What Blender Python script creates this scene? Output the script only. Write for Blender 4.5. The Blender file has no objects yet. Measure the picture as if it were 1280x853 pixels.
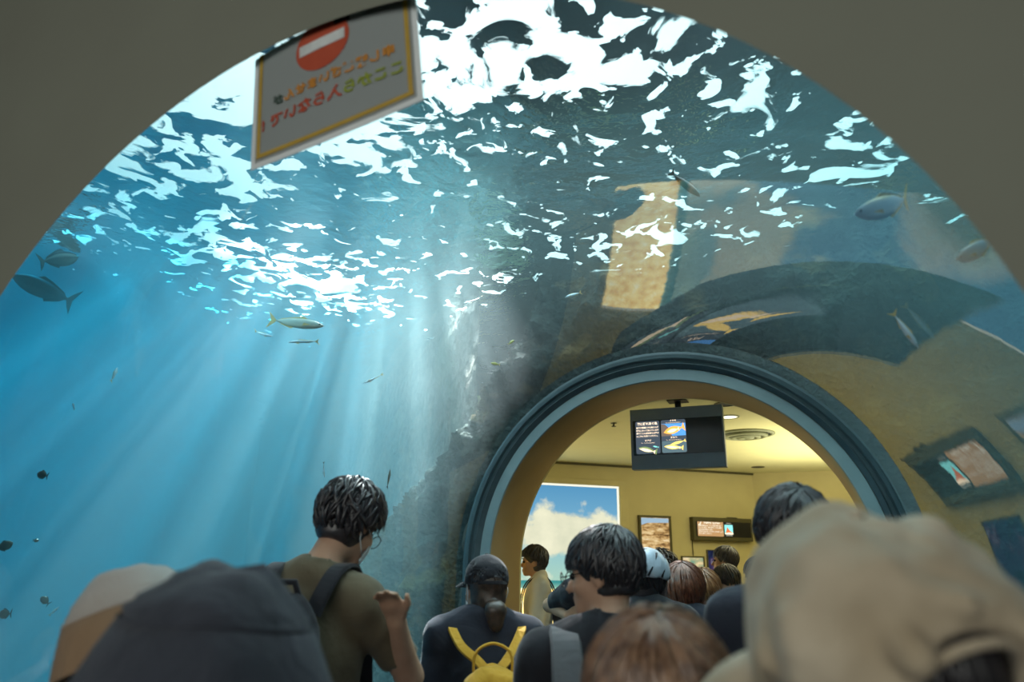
import bpy, bmesh, math, random
import numpy as np
from mathutils import Vector, Matrix

random.seed(7)
rng = np.random.default_rng(7)
SC = bpy.context.scene
COL = SC.collection
PI = math.pi
R = math.radians

# ------------------------------------------------------------------ camera
CAM = np.array([0.9056, 0.0, 1.6])
PITCH, YAW, ROLL, FPX = 0.3136, -0.4082, 0.0174, 853.0
_cy, _sy, _cp, _sp = math.cos(YAW), math.sin(YAW), math.cos(PITCH), math.sin(PITCH)
FWD = np.array([_sy * _cp, _cy * _cp, _sp])
_r = np.array([_cy, -_sy, 0.0])
_u = np.cross(_r, FWD)
RGT = math.cos(ROLL) * _r + math.sin(ROLL) * _u
UPV = -math.sin(ROLL) * _r + math.cos(ROLL) * _u
cam_d = bpy.data.cameras.new('camera')
cam_d.sensor_width = 36.0
cam_d.lens = FPX / 1280 * 36.0
cam_d.clip_start = 0.02
cam = bpy.data.objects.new('camera', cam_d)
COL.objects.link(cam)
_m = Matrix(((RGT[0], UPV[0], -FWD[0], CAM[0]), (RGT[1], UPV[1], -FWD[1], CAM[1]),
             (RGT[2], UPV[2], -FWD[2], CAM[2]), (0, 0, 0, 1)))
cam.matrix_world = _m
cam_d.dof.use_dof = True
cam_d.dof.focus_distance = 4.2
cam_d.dof.aperture_fstop = 1.9
SC.camera = cam


def at(px, py, D):
    """world point seen at a photograph pixel, D metres in front of the camera"""
    d = FWD + RGT * (px - 640) / FPX - UPV * (py - 426.5) / FPX
    return CAM + d * D


# ------------------------------------------------------------------ world, lights, exposure
W = bpy.data.worlds.new('world')
SC.world = W
W.use_nodes = True
W.node_tree.nodes['Background'].inputs[0].default_value = (0.5, 0.6, 0.7, 1)
W.node_tree.nodes['Background'].inputs[1].default_value = 0.02
vs = SC.view_settings
vs.view_transform = 'Standard'
vs.look = 'None'
vs.exposure = 0.12
vs.gamma = 1.0
vs.use_curve_mapping = False
SC.cycles.max_bounces = 7
SC.cycles.diffuse_bounces = 3
SC.cycles.glossy_bounces = 4
SC.cycles.transmission_bounces = 4
SC.cycles.volume_bounces = 0
SC.cycles.transparent_max_bounces = 32
SC.cycles.caustics_reflective = False
SC.cycles.caustics_refractive = False
SC.cycles.sample_clamp_indirect = 4.0
SC.cycles.use_denoising = True


def light(name, kind, loc, target, power, color, size=1.0, size_y=None, spot=60, blend=0.5, radius=0.05):
    d = bpy.data.lights.new(name, kind)
    d.energy = power
    d.color = color
    if kind == 'AREA':
        d.shape = 'RECTANGLE'
        d.size = size
        d.size_y = size_y or size
    elif kind == 'SPOT':
        d.spot_size = R(spot)
        d.spot_blend = blend
        d.shadow_soft_size = radius
    else:
        d.shadow_soft_size = radius
    o = bpy.data.objects.new(name, d)
    COL.objects.link(o)
    o.location = loc
    v = Vector(target) - Vector(loc)
    o.rotation_euler = v.to_track_quat('-Z', 'Y').to_euler()
    return o


WATER_Z = 3.70
# daylight falling on the open tank from the hall above
light('tank_daylight', 'AREA', (0.4, 3.2, 6.4), (0.4, 3.2, 0), 560, (1.0, 0.98, 0.96), 5.4, 5.6)
# two strong spots throw the shafts; noise in their strength imitates ripple-broken light
def shaft_lamp(loc, target, energy, color, spot, seed):
    lamp = light('shaft_spot', 'SPOT', loc, target, 1.0, color, spot=spot, blend=1.0, radius=0.03)
    lamp.data.energy = energy
    lamp.data.use_nodes = True
    nt_ = lamp.data.node_tree
    em_ = nt_.nodes['Emission']
    tc_ = nt_.nodes.new('ShaderNodeTexCoord')
    nz_ = nt_.nodes.new('ShaderNodeTexNoise'); nz_.inputs['Scale'].default_value = seed; nz_.inputs['Detail'].default_value = 2.0
    nt_.links.new(tc_.outputs['Normal'], nz_.inputs['Vector'])
    mr_ = nt_.nodes.new('ShaderNodeMapRange'); mr_.interpolation_type = 'SMOOTHSTEP'
    for k_, v_ in ((1, 0.42), (2, 0.66), (3, 0.12), (4, 2.2)): mr_.inputs[k_].default_value = v_
    nt_.links.new(nz_.outputs[0], mr_.inputs[0]); nt_.links.new(mr_.outputs[0], em_.inputs['Strength'])


shaft_lamp((-3.2, 6.1, 7.0), (-1.75, 3.4, 1.6), 17500, (1.0, 0.62, 0.57), 38, 17.0)
shaft_lamp((-3.6, 6.0, 7.0), (-4.2, 3.2, 0.6), 5200, (0.04, 0.60, 0.80), 62, 15.0)  # added teal spot that colours the shafts at left
light('fish_fill_spot', 'SPOT', (-2.6, 1.25, 3.3), tuple(at(372, 404, 3.2)), 320, (0.95, 0.98, 1.0), spot=26, blend=0.8, radius=0.1)  # added spot that brightens the mackerel
light('fish_fill_spot', 'SPOT', (1.95, 1.25, 3.3), tuple(at(1150, 290, 1.7)), 30, (0.95, 0.98, 1.0), spot=60, blend=0.8, radius=0.1)  # added spot that brightens the pale fish at upper right
# blue fill added over the open water to colour the left side
light('tank_blue_fill', 'AREA', (-6.2, 4.6, 5.6), (-6.2, 4.6, 0), 270, (0.0, 0.55, 0.86), 4.0, 5.0)
# unseen fill light added behind the camera for the portal wall and backs
light('hall_fill_light', 'AREA', (0.4, -3.2, 2.5), (0.4, 1.0, 1.9), 82, (0.95, 0.97, 0.90), 4.5, 2.6)
# far room ceiling lamp
light('room_ceiling_light', 'AREA', (0.6, 7.6, 2.80), (0.4, 7.8, 0), 42, (1.0, 0.93, 0.62), 2.2, 2.6)
light('room_ceiling_fill', 'AREA', (1.6, 8.2, 2.1), (1.6, 8.2, 2.9), 60, (1.0, 0.95, 0.62), 2.4, 2.6)  # added upward fill without a fitting, brightens the room ceiling


# ------------------------------------------------------------------ object helpers
def tag(o, label=None, cat=None, group=None, kind=None):
    if label: o['label'] = label
    if cat: o['category'] = cat
    if group: o['group'] = group
    if kind: o['kind'] = kind
    return o


def empty(name, loc, rz=0.0):
    o = bpy.data.objects.new(name, None)
    o.empty_display_size = 0.1
    COL.objects.link(o)
    o.location = loc
    o.rotation_euler = (0, 0, rz)
    return o


def mesh_obj(name, verts, faces, mat=None, parent=None, smooth=False):
    me = bpy.data.meshes.new(name)
    me.from_pydata([tuple(map(float, v)) for v in verts], [], [tuple(map(int, f)) for f in faces])
    if smooth:
        me.polygons.foreach_set('use_smooth', [True] * len(me.polygons))
    me.update()
    o = bpy.data.objects.new(name, me)
    COL.objects.link(o)
    if mat: me.materials.append(mat)
    if parent: o.parent = parent
    return o


def bm_obj(name, bm, mat=None, parent=None, smooth=False):
    bmesh.ops.recalc_face_normals(bm, faces=bm.faces)
    me = bpy.data.meshes.new(name)
    bm.to_mesh(me)
    bm.free()
    if smooth:
        me.polygons.foreach_set('use_smooth', [True] * len(me.polygons))
    o = bpy.data.objects.new(name, me)
    COL.objects.link(o)
    if mat: me.materials.append(mat)
    if parent: o.parent = parent
    return o


def bm_box(bm, lo, hi, M=None, bevel=0.0):
    c = [(lo[i] + hi[i]) / 2 for i in range(3)]
    s = [hi[i] - lo[i] for i in range(3)]
    r = bmesh.ops.create_cube(bm, size=1.0)
    vv = r['verts']
    for v in vv:
        v.co = Vector((v.co.x * s[0] + c[0], v.co.y * s[1] + c[1], v.co.z * s[2] + c[2]))
    if bevel > 0:
        ed = list({e for v in vv for e in v.link_edges})
        rr = bmesh.ops.bevel(bm, geom=ed, offset=bevel, segments=2, affect='EDGES', profile=0.6)
        vv = list({v for f in rr['faces'] for v in f.verts} | {v for v in vv if v.is_valid})
    if M is not None:
        for v in vv: v.co = M @ v.co
    return vv


def box(name, lo, hi, mat, parent=None, bevel=0.0, M=None):
    bm = bmesh.new()
    bm_box(bm, lo, hi, M, bevel)
    return bm_obj(name, bm, mat, parent)


def tube_mesh(pts, radii, n=8, closed_caps=True):
    """verts, faces of a swept tube"""
    P = np.array(pts, float)
    if np.isscalar(radii): radii = [radii] * len(P)
    V, F = [], []
    T = np.gradient(P, axis=0)
    T /= np.linalg.norm(T, axis=1)[:, None] + 1e-9
    ref = np.array([0, 0, 1.0]) if abs(T[0][2]) < 0.9 else np.array([1.0, 0, 0])
    for i, p in enumerate(P):
        a = np.cross(T[i], ref); a /= np.linalg.norm(a) + 1e-9
        b = np.cross(a, T[i])
        ref = b
        for k in range(n):
            w = 2 * PI * k / n
            V.append(p + radii[i] * (math.cos(w) * a + math.sin(w) * b))
    for i in range(len(P) - 1):
        for k in range(n):
            k2 = (k + 1) % n
            F.append((i * n + k, i * n + k2, (i + 1) * n + k2, (i + 1) * n + k))
    if closed_caps:
        F.append(tuple(range(n - 1, -1, -1)))
        F.append(tuple((len(P) - 1) * n + k for k in range(n)))
    return V, F


def tube(name, pts, radii, mat, parent=None, n=8):
    V, F = tube_mesh(pts, radii, n)
    return mesh_obj(name, V, F, mat, parent, True)


def smooth_path(pts, k=5):
    """Catmull-Rom points through pts"""
    P = np.array(pts, float); P = np.vstack([2 * P[0] - P[1], P, 2 * P[-1] - P[-2]]); o = []
    for i in range(1, len(P) - 2):
        for t in np.linspace(0, 1, k, endpoint=False):
            a, b, c, d = P[i - 1:i + 3]
            o.append(.5 * (2 * b + (c - a) * t + (2 * a - 5 * b + 4 * c - d) * t * t + (3 * b - a - 3 * c + d) * t ** 3))
    o.append(P[-2])
    return np.array(o)


def strap_mesh(pts, normals, width, thick):
    """flat band along pts; normals point out of the body"""
    P = np.array(pts, float); N = np.array(normals, float)
    N /= np.linalg.norm(N, axis=1)[:, None]
    T = np.gradient(P, axis=0)
    S = np.cross(T, N); S /= np.linalg.norm(S, axis=1)[:, None] + 1e-9
    V, F = [], []
    for i in range(len(P)):
        for a, b in ((-.5, 0), (.5, 0), (.42, 1), (-.42, 1)):
            V.append(P[i] + S[i] * a * width + N[i] * b * thick)
    for i in range(len(P) - 1):
        for k in range(4):
            k2 = (k + 1) % 4
            F.append((i * 4 + k, i * 4 + k2, (i + 1) * 4 + k2, (i + 1) * 4 + k))
    F.append((3, 2, 1, 0)); e = (len(P) - 1) * 4
    F.append((e, e + 1, e + 2, e + 3))
    return V, F


def strap(name, pts, normals, width, thick, mat, parent=None):
    pts, normals = smooth_path(pts, 4), smooth_path(normals, 4)
    V, F = strap_mesh(pts, normals, width, thick)
    return mesh_obj(name, V, F, mat, parent, False)


def lathe(profile, n=32, cx=0, cy=0):
    V, F = [], []
    for (r, z) in profile:
        for k in range(n):
            w = 2 * PI * k / n
            V.append((cx + r * math.cos(w), cy + r * math.sin(w), z))
    for i in range(len(profile) - 1):
        for k in range(n):
            k2 = (k + 1) % n
            F.append((i * n + k, i * n + k2, (i + 1) * n + k2, (i + 1) * n + k))
    return V, F


# ------------------------------------------------------------------ numpy value noise
_perm = rng.random((64, 64, 64)).astype(np.float32)


def vnoise(P):
    P = np.asarray(P, np.float64)
    i = np.floor(P).astype(int); f = P - i
    f = f * f * (3 - 2 * f)
    out = 0
    for dx in (0, 1):
        for dy in (0, 1):
            for dz in (0, 1):
                w = (f[..., 0] if dx else 1 - f[..., 0]) * (f[..., 1] if dy else 1 - f[..., 1]) * (f[..., 2] if dz else 1 - f[..., 2])
                out = out + w * _perm[(i[..., 0] + dx) % 64, (i[..., 1] + dy) % 64, (i[..., 2] + dz) % 64]
    return out * 2 - 1


def fbm(P, octaves=4, lac=2.1, gain=0.5, ridged=False):
    P = np.asarray(P, np.float64); a = 1.0; o = 0; t = 0
    for k in range(octaves):
        n = vnoise(P + k * 17.3)
        if ridged: n = 1 - 2 * np.abs(n)
        o = o + a * n; t += a
        P = P * lac; a *= gain
    return o / t


# ------------------------------------------------------------------ material helpers
def new_mat(name):
    m = bpy.data.materials.new(name)
    m.use_nodes = True
    nt = m.node_tree
    for n in list(nt.nodes): nt.nodes.remove(n)
    out = nt.nodes.new('ShaderNodeOutputMaterial')
    return m, nt, out


def N(nt, kind, **kw):
    n = nt.nodes.new(kind)
    for k, v in kw.items():
        if k.startswith('i_'):
            key = k[2:]
            n.inputs[int(key) if key.isdigit() else key.replace('_', ' ')].default_value = v
        else:
            setattr(n, k, v)
    return n


def math_n(nt, op, a, b=None, c=None, clamp=False):
    n = nt.nodes.new('ShaderNodeMath'); n.operation = op; n.use_clamp = clamp
    for i, x in enumerate((a, b, c)):
        if x is None: continue
        if isinstance(x, (int, float)): n.inputs[i].default_value = x
        else: nt.links.new(x, n.inputs[i])
    return n.outputs[0]


def ramp(nt, fac, stops, interp='LINEAR'):
    n = nt.nodes.new('ShaderNodeValToRGB')
    e = n.color_ramp.elements
    n.color_ramp.interpolation = interp
    while len(e) < len(stops): e.new(0.5)
    for k, (p, c) in enumerate(stops):
        e[k].position = p
        e[k].color = (c[0], c[1], c[2], 1) if not isinstance(c, (int, float)) else (c, c, c, 1)
    nt.links.new(fac, n.inputs[0])
    return n.outputs[0]


def mixc(nt, fac, a, b, blend='MIX'):
    n = nt.nodes.new('ShaderNodeMix'); n.data_type = 'RGBA'; n.blend_type = blend
    for sock, x in ((n.inputs[0], fac), (n.inputs[6], a), (n.inputs[7], b)):
        if isinstance(x, (int, float)): sock.default_value = x
        elif isinstance(x, tuple): sock.default_value = (x[0], x[1], x[2], 1)
        else: nt.links.new(x, sock)
    return n.outputs[2]


def mat_simple(name, color, color2=None, rough=0.7, nscale=20.0, bump=0.15, bscale=None, metallic=0.0, spec=0.3,
               stretch=None, detail=4.0, dist=0.003, sheen=0.0):
    """principled material whose colour wanders between two tones and whose relief is a fine noise"""
    m, nt, out = new_mat(name)
    b = N(nt, 'ShaderNodeBsdfPrincipled')
    b.inputs['Roughness'].default_value = rough
    b.inputs['Metallic'].default_value = metallic
    b.inputs['Specular IOR Level'].default_value = spec
    if sheen: b.inputs['Sheen Weight'].default_value = sheen
    tc = N(nt, 'ShaderNodeTexCoord')
    src = tc.outputs['Object']
    if stretch:
        mp = N(nt, 'ShaderNodeMapping'); mp.inputs['Scale'].default_value = stretch
        nt.links.new(src, mp.inputs['Vector']); src = mp.outputs[0]
    nz = N(nt, 'ShaderNodeTexNoise', i_Scale=nscale, i_Detail=detail)
    nt.links.new(src, nz.inputs['Vector'])
    c2 = color2 or tuple(c * 0.75 for c in color)
    nt.links.new(ramp(nt, nz.outputs[0], [(0.32, c2), (0.68, color)]), b.inputs['Base Color'])
    if bump:
        nb = N(nt, 'ShaderNodeTexNoise', i_Scale=bscale or nscale * 3, i_Detail=5.0)
        nt.links.new(src, nb.inputs['Vector'])
        bp = N(nt, 'ShaderNodeBump', i_Strength=bump, i_Distance=dist)
        nt.links.new(nb.outputs[0], bp.inputs['Height'])
        nt.links.new(bp.outputs[0], b.inputs['Normal'])
    nt.links.new(b.outputs[0], out.inputs[0])
    return m


def mat_emit(name, color, strength=1.0):
    m, nt, out = new_mat(name)
    e = N(nt, 'ShaderNodeEmission', i_Strength=strength)
    e.inputs[0].default_value = (*color, 1)
    nt.links.new(e.outputs[0], out.inputs[0])
    return m


def facing_cos(nt, normal=None):
    """|N . I| as a socket"""
    g = N(nt, 'ShaderNodeNewGeometry')
    d = N(nt, 'ShaderNodeVectorMath', operation='DOT_PRODUCT')
    nt.links.new(normal or g.outputs['Normal'], d.inputs[0])
    nt.links.new(g.outputs['Incoming'], d.inputs[1])
    return math_n(nt, 'ABSOLUTE', d.outputs['Value'])


def schlick(nt, c, f0):
    x = math_n(nt, 'SUBTRACT', 1.0, c, clamp=True)
    p = math_n(nt, 'POWER', x, 5.0)
    return math_n(nt, 'MULTIPLY_ADD', p, 1.0 - f0, f0, clamp=True)


# ------------------------------------------------------------------ materials
M_wall = mat_simple('olive_painted_wall', (0.225, 0.235, 0.19), (0.21, 0.215, 0.175), 0.8, 2.0, 0.1, 120, dist=0.001)
M_hall = mat_simple('dark_hall_paint', (0.12, 0.115, 0.10), None, 0.9, 2.0, 0.0)
M_floor = mat_simple('dark_grey_carpet', (0.045, 0.048, 0.055), (0.03, 0.032, 0.04), 0.95, 60, 0.4, 200)
M_ycream = mat_simple('cream_yellow_wall', (0.62, 0.55, 0.30), (0.57, 0.50, 0.27), 0.8, 3.0, 0.15, 90, dist=0.001)
M_yceil = mat_simple('cream_ceiling_tile', (0.80, 0.76, 0.44), (0.77, 0.73, 0.42), 0.85, 5.0, 0.25, 45, dist=0.002)
M_jamb = mat_simple('tan_jamb_paint', (0.34, 0.25, 0.13), (0.30, 0.22, 0.11), 0.75, 3, 0.2, 90, dist=0.001)
M_ringlight = mat_simple('blue_grey_ring_paint', (0.22, 0.27, 0.28), (0.19, 0.24, 0.25), 0.6, 6, 0.2, 60)
M_ringdark = mat_simple('dark_blue_grey_flange', (0.075, 0.10, 0.11), (0.055, 0.075, 0.085), 0.6, 7, 0.3, 50)
M_darkmetal = mat_simple('dark_blue_metal_housing', (0.15, 0.21, 0.27), (0.125, 0.18, 0.24), 0.5, 8, 0.1, 80, spec=0.4)
M_olivemetal = mat_simple('olive_metal_housing', (0.10, 0.09, 0.04), (0.085, 0.075, 0.035), 0.55, 8, 0.1, 80)
M_black = mat_simple('matt_black_plastic', (0.012, 0.013, 0.016), None, 0.5, 10, 0.05, 90)
M_white = mat_simple('white_trim_paint', (0.78, 0.76, 0.66), (0.74, 0.72, 0.60), 0.6, 5, 0.05, 90)
M_tanktint = mat_simple('blue_tank_liner', (0.02, 0.16, 0.26), (0.015, 0.12, 0.2), 0.9, 1.5, 0.2, 4, dist=0.05)


def rock_mat(name, cols, scale=2.2):
    m, nt, out = new_mat(name)
    b = N(nt, 'ShaderNodeBsdfPrincipled', i_Roughness=0.85)
    b.inputs['Specular IOR Level'].default_value = 0.15
    tc = N(nt, 'ShaderNodeTexCoord')
    n1 = N(nt, 'ShaderNodeTexNoise', i_Scale=scale, i_Detail=7.0, i_Roughness=0.65)
    n2 = N(nt, 'ShaderNodeTexNoise', i_Scale=scale * 6, i_Detail=5.0, i_Roughness=0.7)
    n3 = N(nt, 'ShaderNodeTexNoise', i_Scale=scale * 1.3, i_Detail=2.0)
    v = N(nt, 'ShaderNodeTexVoronoi', i_Scale=scale * 11)
    for n in (n1, n2, n3, v): nt.links.new(tc.outputs['Object'], n.inputs['Vector'])
    base = ramp(nt, n1.outputs[0], [(0.3, cols[0]), (0.5, cols[1]), (0.7, cols[2])])
    fine = ramp(nt, n2.outputs[0], [(0.35, 0.35), (0.65, 1.25)])
    c = mixc(nt, 0.8, base, fine, 'MULTIPLY')
    patch = ramp(nt, n3.outputs[0], [(0.60, 0.0), (0.68, 1.0)])
    c = mixc(nt, patch, c, cols[3])
    nt.links.new(c, b.inputs['Base Color'])
    h = math_n(nt, 'ADD', n2.outputs[0], math_n(nt, 'MULTIPLY', v.outputs['Distance'], 0.6))
    bp = N(nt, 'ShaderNodeBump', i_Strength=1.0, i_Distance=0.09)
    nt.links.new(h, bp.inputs['Height']); nt.links.new(bp.outputs[0], b.inputs['Normal'])
    nt.links.new(b.outputs[0], out.inputs[0])
    return m


M_rock = rock_mat('algae_covered_rock', [(0.015, 0.024, 0.026), (0.045, 0.055, 0.052), (0.10, 0.09, 0.07), (0.15, 0.10, 0.05)])
M_rockpale = rock_mat('pale_tank_wall', [(0.10, 0.08, 0.066), (0.17, 0.13, 0.105), (0.23, 0.17, 0.13), (0.19, 0.14, 0.10)], 1.0)
M_rockside = rock_mat('dark_side_rock', [(0.04, 0.055, 0.06), (0.07, 0.085, 0.09), (0.09, 0.10, 0.10), (0.08, 0.08, 0.075)], 1.2)

# acrylic: clear, with the Fresnel reflection of an air/acrylic face on its inner side
M_acr, nt, out = new_mat('clear_acrylic')
tr = N(nt, 'ShaderNodeBsdfTransparent'); tr.inputs[0].default_value = (0.97, 0.985, 0.99, 1)
gl = N(nt, 'ShaderNodeBsdfGlossy', i_Roughness=0.0)
tc = N(nt, 'ShaderNodeTexCoord')
nz = N(nt, 'ShaderNodeTexNoise', i_Scale=5.0, i_Detail=2.0)
nt.links.new(tc.outputs['Object'], nz.inputs['Vector'])
bp = N(nt, 'ShaderNodeBump', i_Strength=0.05, i_Distance=0.004)
nt.links.new(nz.outputs[0], bp.inputs['Height']); nt.links.new(bp.outputs[0], gl.inputs['Normal'])
mx = N(nt, 'ShaderNodeMixShader')
nt.links.new(math_n(nt, 'MULTIPLY', schlick(nt, facing_cos(nt), 0.04), 1.0, clamp=True), mx.inputs[0])
nt.links.new(tr.outputs[0], mx.inputs[1]); nt.links.new(gl.outputs[0], mx.inputs[2])
nt.links.new(mx.outputs[0], out.inputs[0])
M_acr_out, nt, out = new_mat('clear_acrylic_wet_side')
tr = N(nt, 'ShaderNodeBsdfTransparent'); tr.inputs[0].default_value = (0.98, 0.99, 0.995, 1)
nt.links.new(tr.outputs[0], out.inputs[0])

# water: homogeneous scattering and absorption
M_water, nt, out = new_mat('tank_water')
vsca = N(nt, 'ShaderNodeVolumeScatter', i_Density=0.13, i_Anisotropy=0.0)
vsca.inputs['Color'].default_value = (0.75, 0.86, 0.90, 1)
vabs = N(nt, 'ShaderNodeVolumeAbsorption', i_Density=0.42)
vabs.inputs['Color'].default_value = (0.06, 0.84, 0.92, 1)
ad = N(nt, 'ShaderNodeAddShader')
nt.links.new(vsca.outputs[0], ad.inputs[0]); nt.links.new(vabs.outputs[0], ad.inputs[1])
nt.links.new(ad.outputs[0], out.inputs['Volume'])

# water surface: total internal reflection at shallow angles, see-through overhead, with floating foam
M_surf, nt, out = new_mat('water_surface_with_foam')
tc = N(nt, 'ShaderNodeTexCoord')
P = tc.outputs['Object']
w1 = N(nt, 'ShaderNodeTexNoise', i_Scale=3.2, i_Detail=4.0, i_Roughness=0.55)
nt.links.new(P, w1.inputs['Vector'])
bp = N(nt, 'ShaderNodeBump', i_Strength=0.55, i_Distance=0.06)
nt.links.new(w1.outputs[0], bp.inputs['Height'])
gl = N(nt, 'ShaderNodeBsdfGlossy', i_Roughness=0.02); gl.inputs[0].default_value = (0.9, 0.95, 0.97, 1)
nt.links.new(bp.outputs[0], gl.inputs['Normal'])
tr = N(nt, 'ShaderNodeBsdfTransparent'); tr.inputs[0].default_value = (0.9, 0.96, 0.98, 1)
tir = N(nt, 'ShaderNodeMapRange', interpolation_type='SMOOTHSTEP')
for k, v in ((1, 0.48), (2, 0.68), (3, 1.0), (4, 0.06)): tir.inputs[k].default_value = v
nt.links.new(facing_cos(nt), tir.inputs[0])
wat = N(nt, 'ShaderNodeMixShader')
nt.links.new(tir.outputs[0], wat.inputs[0]); nt.links.new(tr.outputs[0], wat.inputs[1]); nt.links.new(gl.outputs[0], wat.inputs[2])
# foam pattern
f1 = N(nt, 'ShaderNodeTexNoise', i_Scale=3.1, i_Detail=8.0, i_Roughness=0.52, i_Distortion=0.9)
f2 = N(nt, 'ShaderNodeTexNoise', i_Scale=0.55, i_Detail=2.0)
f3 = N(nt, 'ShaderNodeTexVoronoi', i_Scale=9.0)
f4 = N(nt, 'ShaderNodeTexNoise', i_Scale=6.5, i_Detail=5.0, i_Distortion=0.8)
for n in (f1, f2, f3, f4): nt.links.new(P, n.inputs['Vector'])
sep = N(nt, 'ShaderNodeSeparateXYZ'); nt.links.new(P, sep.inputs[0])
# foam gathers over the near middle of the tunnel and thins out towards the end wall
gy = N(nt, 'ShaderNodeMapRange'); gy.clamp = True
for k, v in ((1, 2.2), (2, 3.5), (3, 0.085), (4, -0.10)): gy.inputs[k].default_value = v
nt.links.new(sep.outputs[1], gy.inputs[0])
s1 = math_n(nt, 'ADD', f1.outputs[0], math_n(nt, 'MULTIPLY_ADD', f2.outputs[0], 0.42, -0.21))
gr = N(nt, 'ShaderNodeMapRange'); gr.clamp = True
for k, v in ((1, 0.1), (2, 1.2), (3, 0.0), (4, -0.055)): gr.inputs[k].default_value = v
nt.links.new(sep.outputs[0], gr.inputs[0])
gx_ = N(nt, 'ShaderNodeMapRange'); gx_.clamp = True
for k, v in ((1, -4.8), (2, -3.0), (3, -0.20), (4, 0.0)): gx_.inputs[k].default_value = v
nt.links.new(sep.outputs[0], gx_.inputs[0])
s1 = math_n(nt, 'ADD', math_n(nt, 'ADD', s1, gx_.outputs[0]), gy.outputs[0])
big = ramp(nt, s1, [(0.545, 0.0), (0.575, 1.0)])
s2 = math_n(nt, 'ADD', f4.outputs[0], math_n(nt, 'MULTIPLY_ADD', f2.outputs[0], 0.5, -0.25))
s2 = math_n(nt, 'ADD', s2, math_n(nt, 'MULTIPLY_ADD', gy.outputs[0], 0.35, math_n(nt, 'MULTIPLY', gx_.outputs[0], 0.7)))
gf = N(nt, 'ShaderNodeMapRange'); gf.clamp = True
for k, v in ((1, 4.2), (2, 6.0), (3, 0.0), (4, -0.12)): gf.inputs[k].default_value = v
nt.links.new(sep.outputs[1], gf.inputs[0])
s2 = math_n(nt, 'ADD', math_n(nt, 'ADD', s2, gr.outputs[0]), gf.outputs[0])
small = ramp(nt, s2, [(0.555, 0.0), (0.58, 1.0)])
foam = math_n(nt, 'MAXIMUM', big, small)
foam = math_n(nt, 'MULTIPLY', foam, 0.97)
tl = N(nt, 'ShaderNodeBsdfTranslucent'); tl.inputs[0].default_value = (0.84, 0.82, 0.82, 1)
df = N(nt, 'ShaderNodeBsdfDiffuse'); df.inputs[0].default_value = (0.9, 0.92, 0.93, 1)
fm = N(nt, 'ShaderNodeMixShader', i_0=0.3)
nt.links.new(tl.outputs[0], fm.inputs[1]); nt.links.new(df.outputs[0], fm.inputs[2])
mx = N(nt, 'ShaderNodeMixShader')
nt.links.new(foam, mx.inputs[0]); nt.links.new(wat.outputs[0], mx.inputs[1]); nt.links.new(fm.outputs[0], mx.inputs[2])
nt.links.new(mx.outputs[0], out.inputs[0])

# ------------------------------------------------------------------ large structure
ZC = 1.5707
NEAR_Y, FAR_Y, JAMB_Y = 1.03, 4.67, 5.23
R_NEAR, R_ACR, R_IN, R_LIGHT, R_FLANGE = 1.25, 1.392, 1.257, 1.34, 1.455


def arch_profile(r, zbot=0.0, n=72):
    pts = [(r, zbot)]
    for k in range(n + 1):
        a = PI * k / n
        pts.append((r * math.cos(a), ZC + r * math.sin(a)))
    pts.append((-r, zbot))
    return pts                                  # right foot, over the top, left foot


def arch_strip(prof_list, y_list):
    """faces joining arch profiles of the same count; each at its own y"""
    V, F = [], []
    n = len(prof_list[0])
    for prof, y in zip(prof_list, y_list):
        V += [(x, y, z) for x, z in prof]
    for i in range(len(prof_list) - 1):
        for k in range(n - 1):
            F.append((i * n + k, i * n + k + 1, (i + 1) * n + k + 1, (i + 1) * n + k))
    return V, F


def boolean_diff(o, cutters):
    for c in cutters:
        md = o.modifiers.new('cut', 'BOOLEAN'); md.operation = 'DIFFERENCE'; md.solver = 'EXACT'; md.object = c
    dg = bpy.context.evaluated_depsgraph_get()
    me = bpy.data.meshes.new_from_object(o.evaluated_get(dg))
    o.modifiers.clear()
    o.data = me
    for c in cutters: bpy.data.objects.remove(c)


def arch_solid(name, r, y0, y1, zbot, r1=None):
    a, b = arch_profile(r, zbot), arch_profile(r1 or r, zbot)
    n = len(a)
    V = [(x, y0, z) for x, z in a] + [(x, y1, z) for x, z in b]
    bm = bmesh.new()
    vv = [bm.verts.new(v) for v in V]
    for k in range(n):
        k2 = (k + 1) % n
        bm.faces.new((vv[k], vv[k2], vv[n + k2], vv[n + k]))
    bm.faces.new(vv[:n]); bm.faces.new(vv[n:])
    return bm_obj(name, bm)


def structure(o):
    o['kind'] = 'structure'
    return o


# near portal wall with its round opening; the edge is cut back so that only the face shows
o = box('wall_portal', (-3.2, NEAR_Y, -0.02), (4.2, NEAR_Y + 0.045, 3.9), M_wall)
boolean_diff(o, [arch_solid('cut', R_NEAR - 0.004, NEAR_Y - 0.002, NEAR_Y + 0.09, -0.2, R_NEAR + 0.26)])
structure(o)
structure(box('floor', (-3.2, -3.5, -0.06), (4.2, 11.2, 0.0), M_floor))
structure(box('ceiling', (-3.2, -3.5, 3.9), (4.2, NEAR_Y, 4.0), M_hall))
structure(box('wall_back', (-3.2, -3.6, 0), (4.2, -3.5, 3.9), M_hall))
structure(box('wall_left', (-3.3, -3.5, 0), (-3.2, NEAR_Y, 3.9), M_hall))
structure(box('wall_right', (4.2, -3.5, 0), (4.3, NEAR_Y, 3.9), M_hall))

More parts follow.
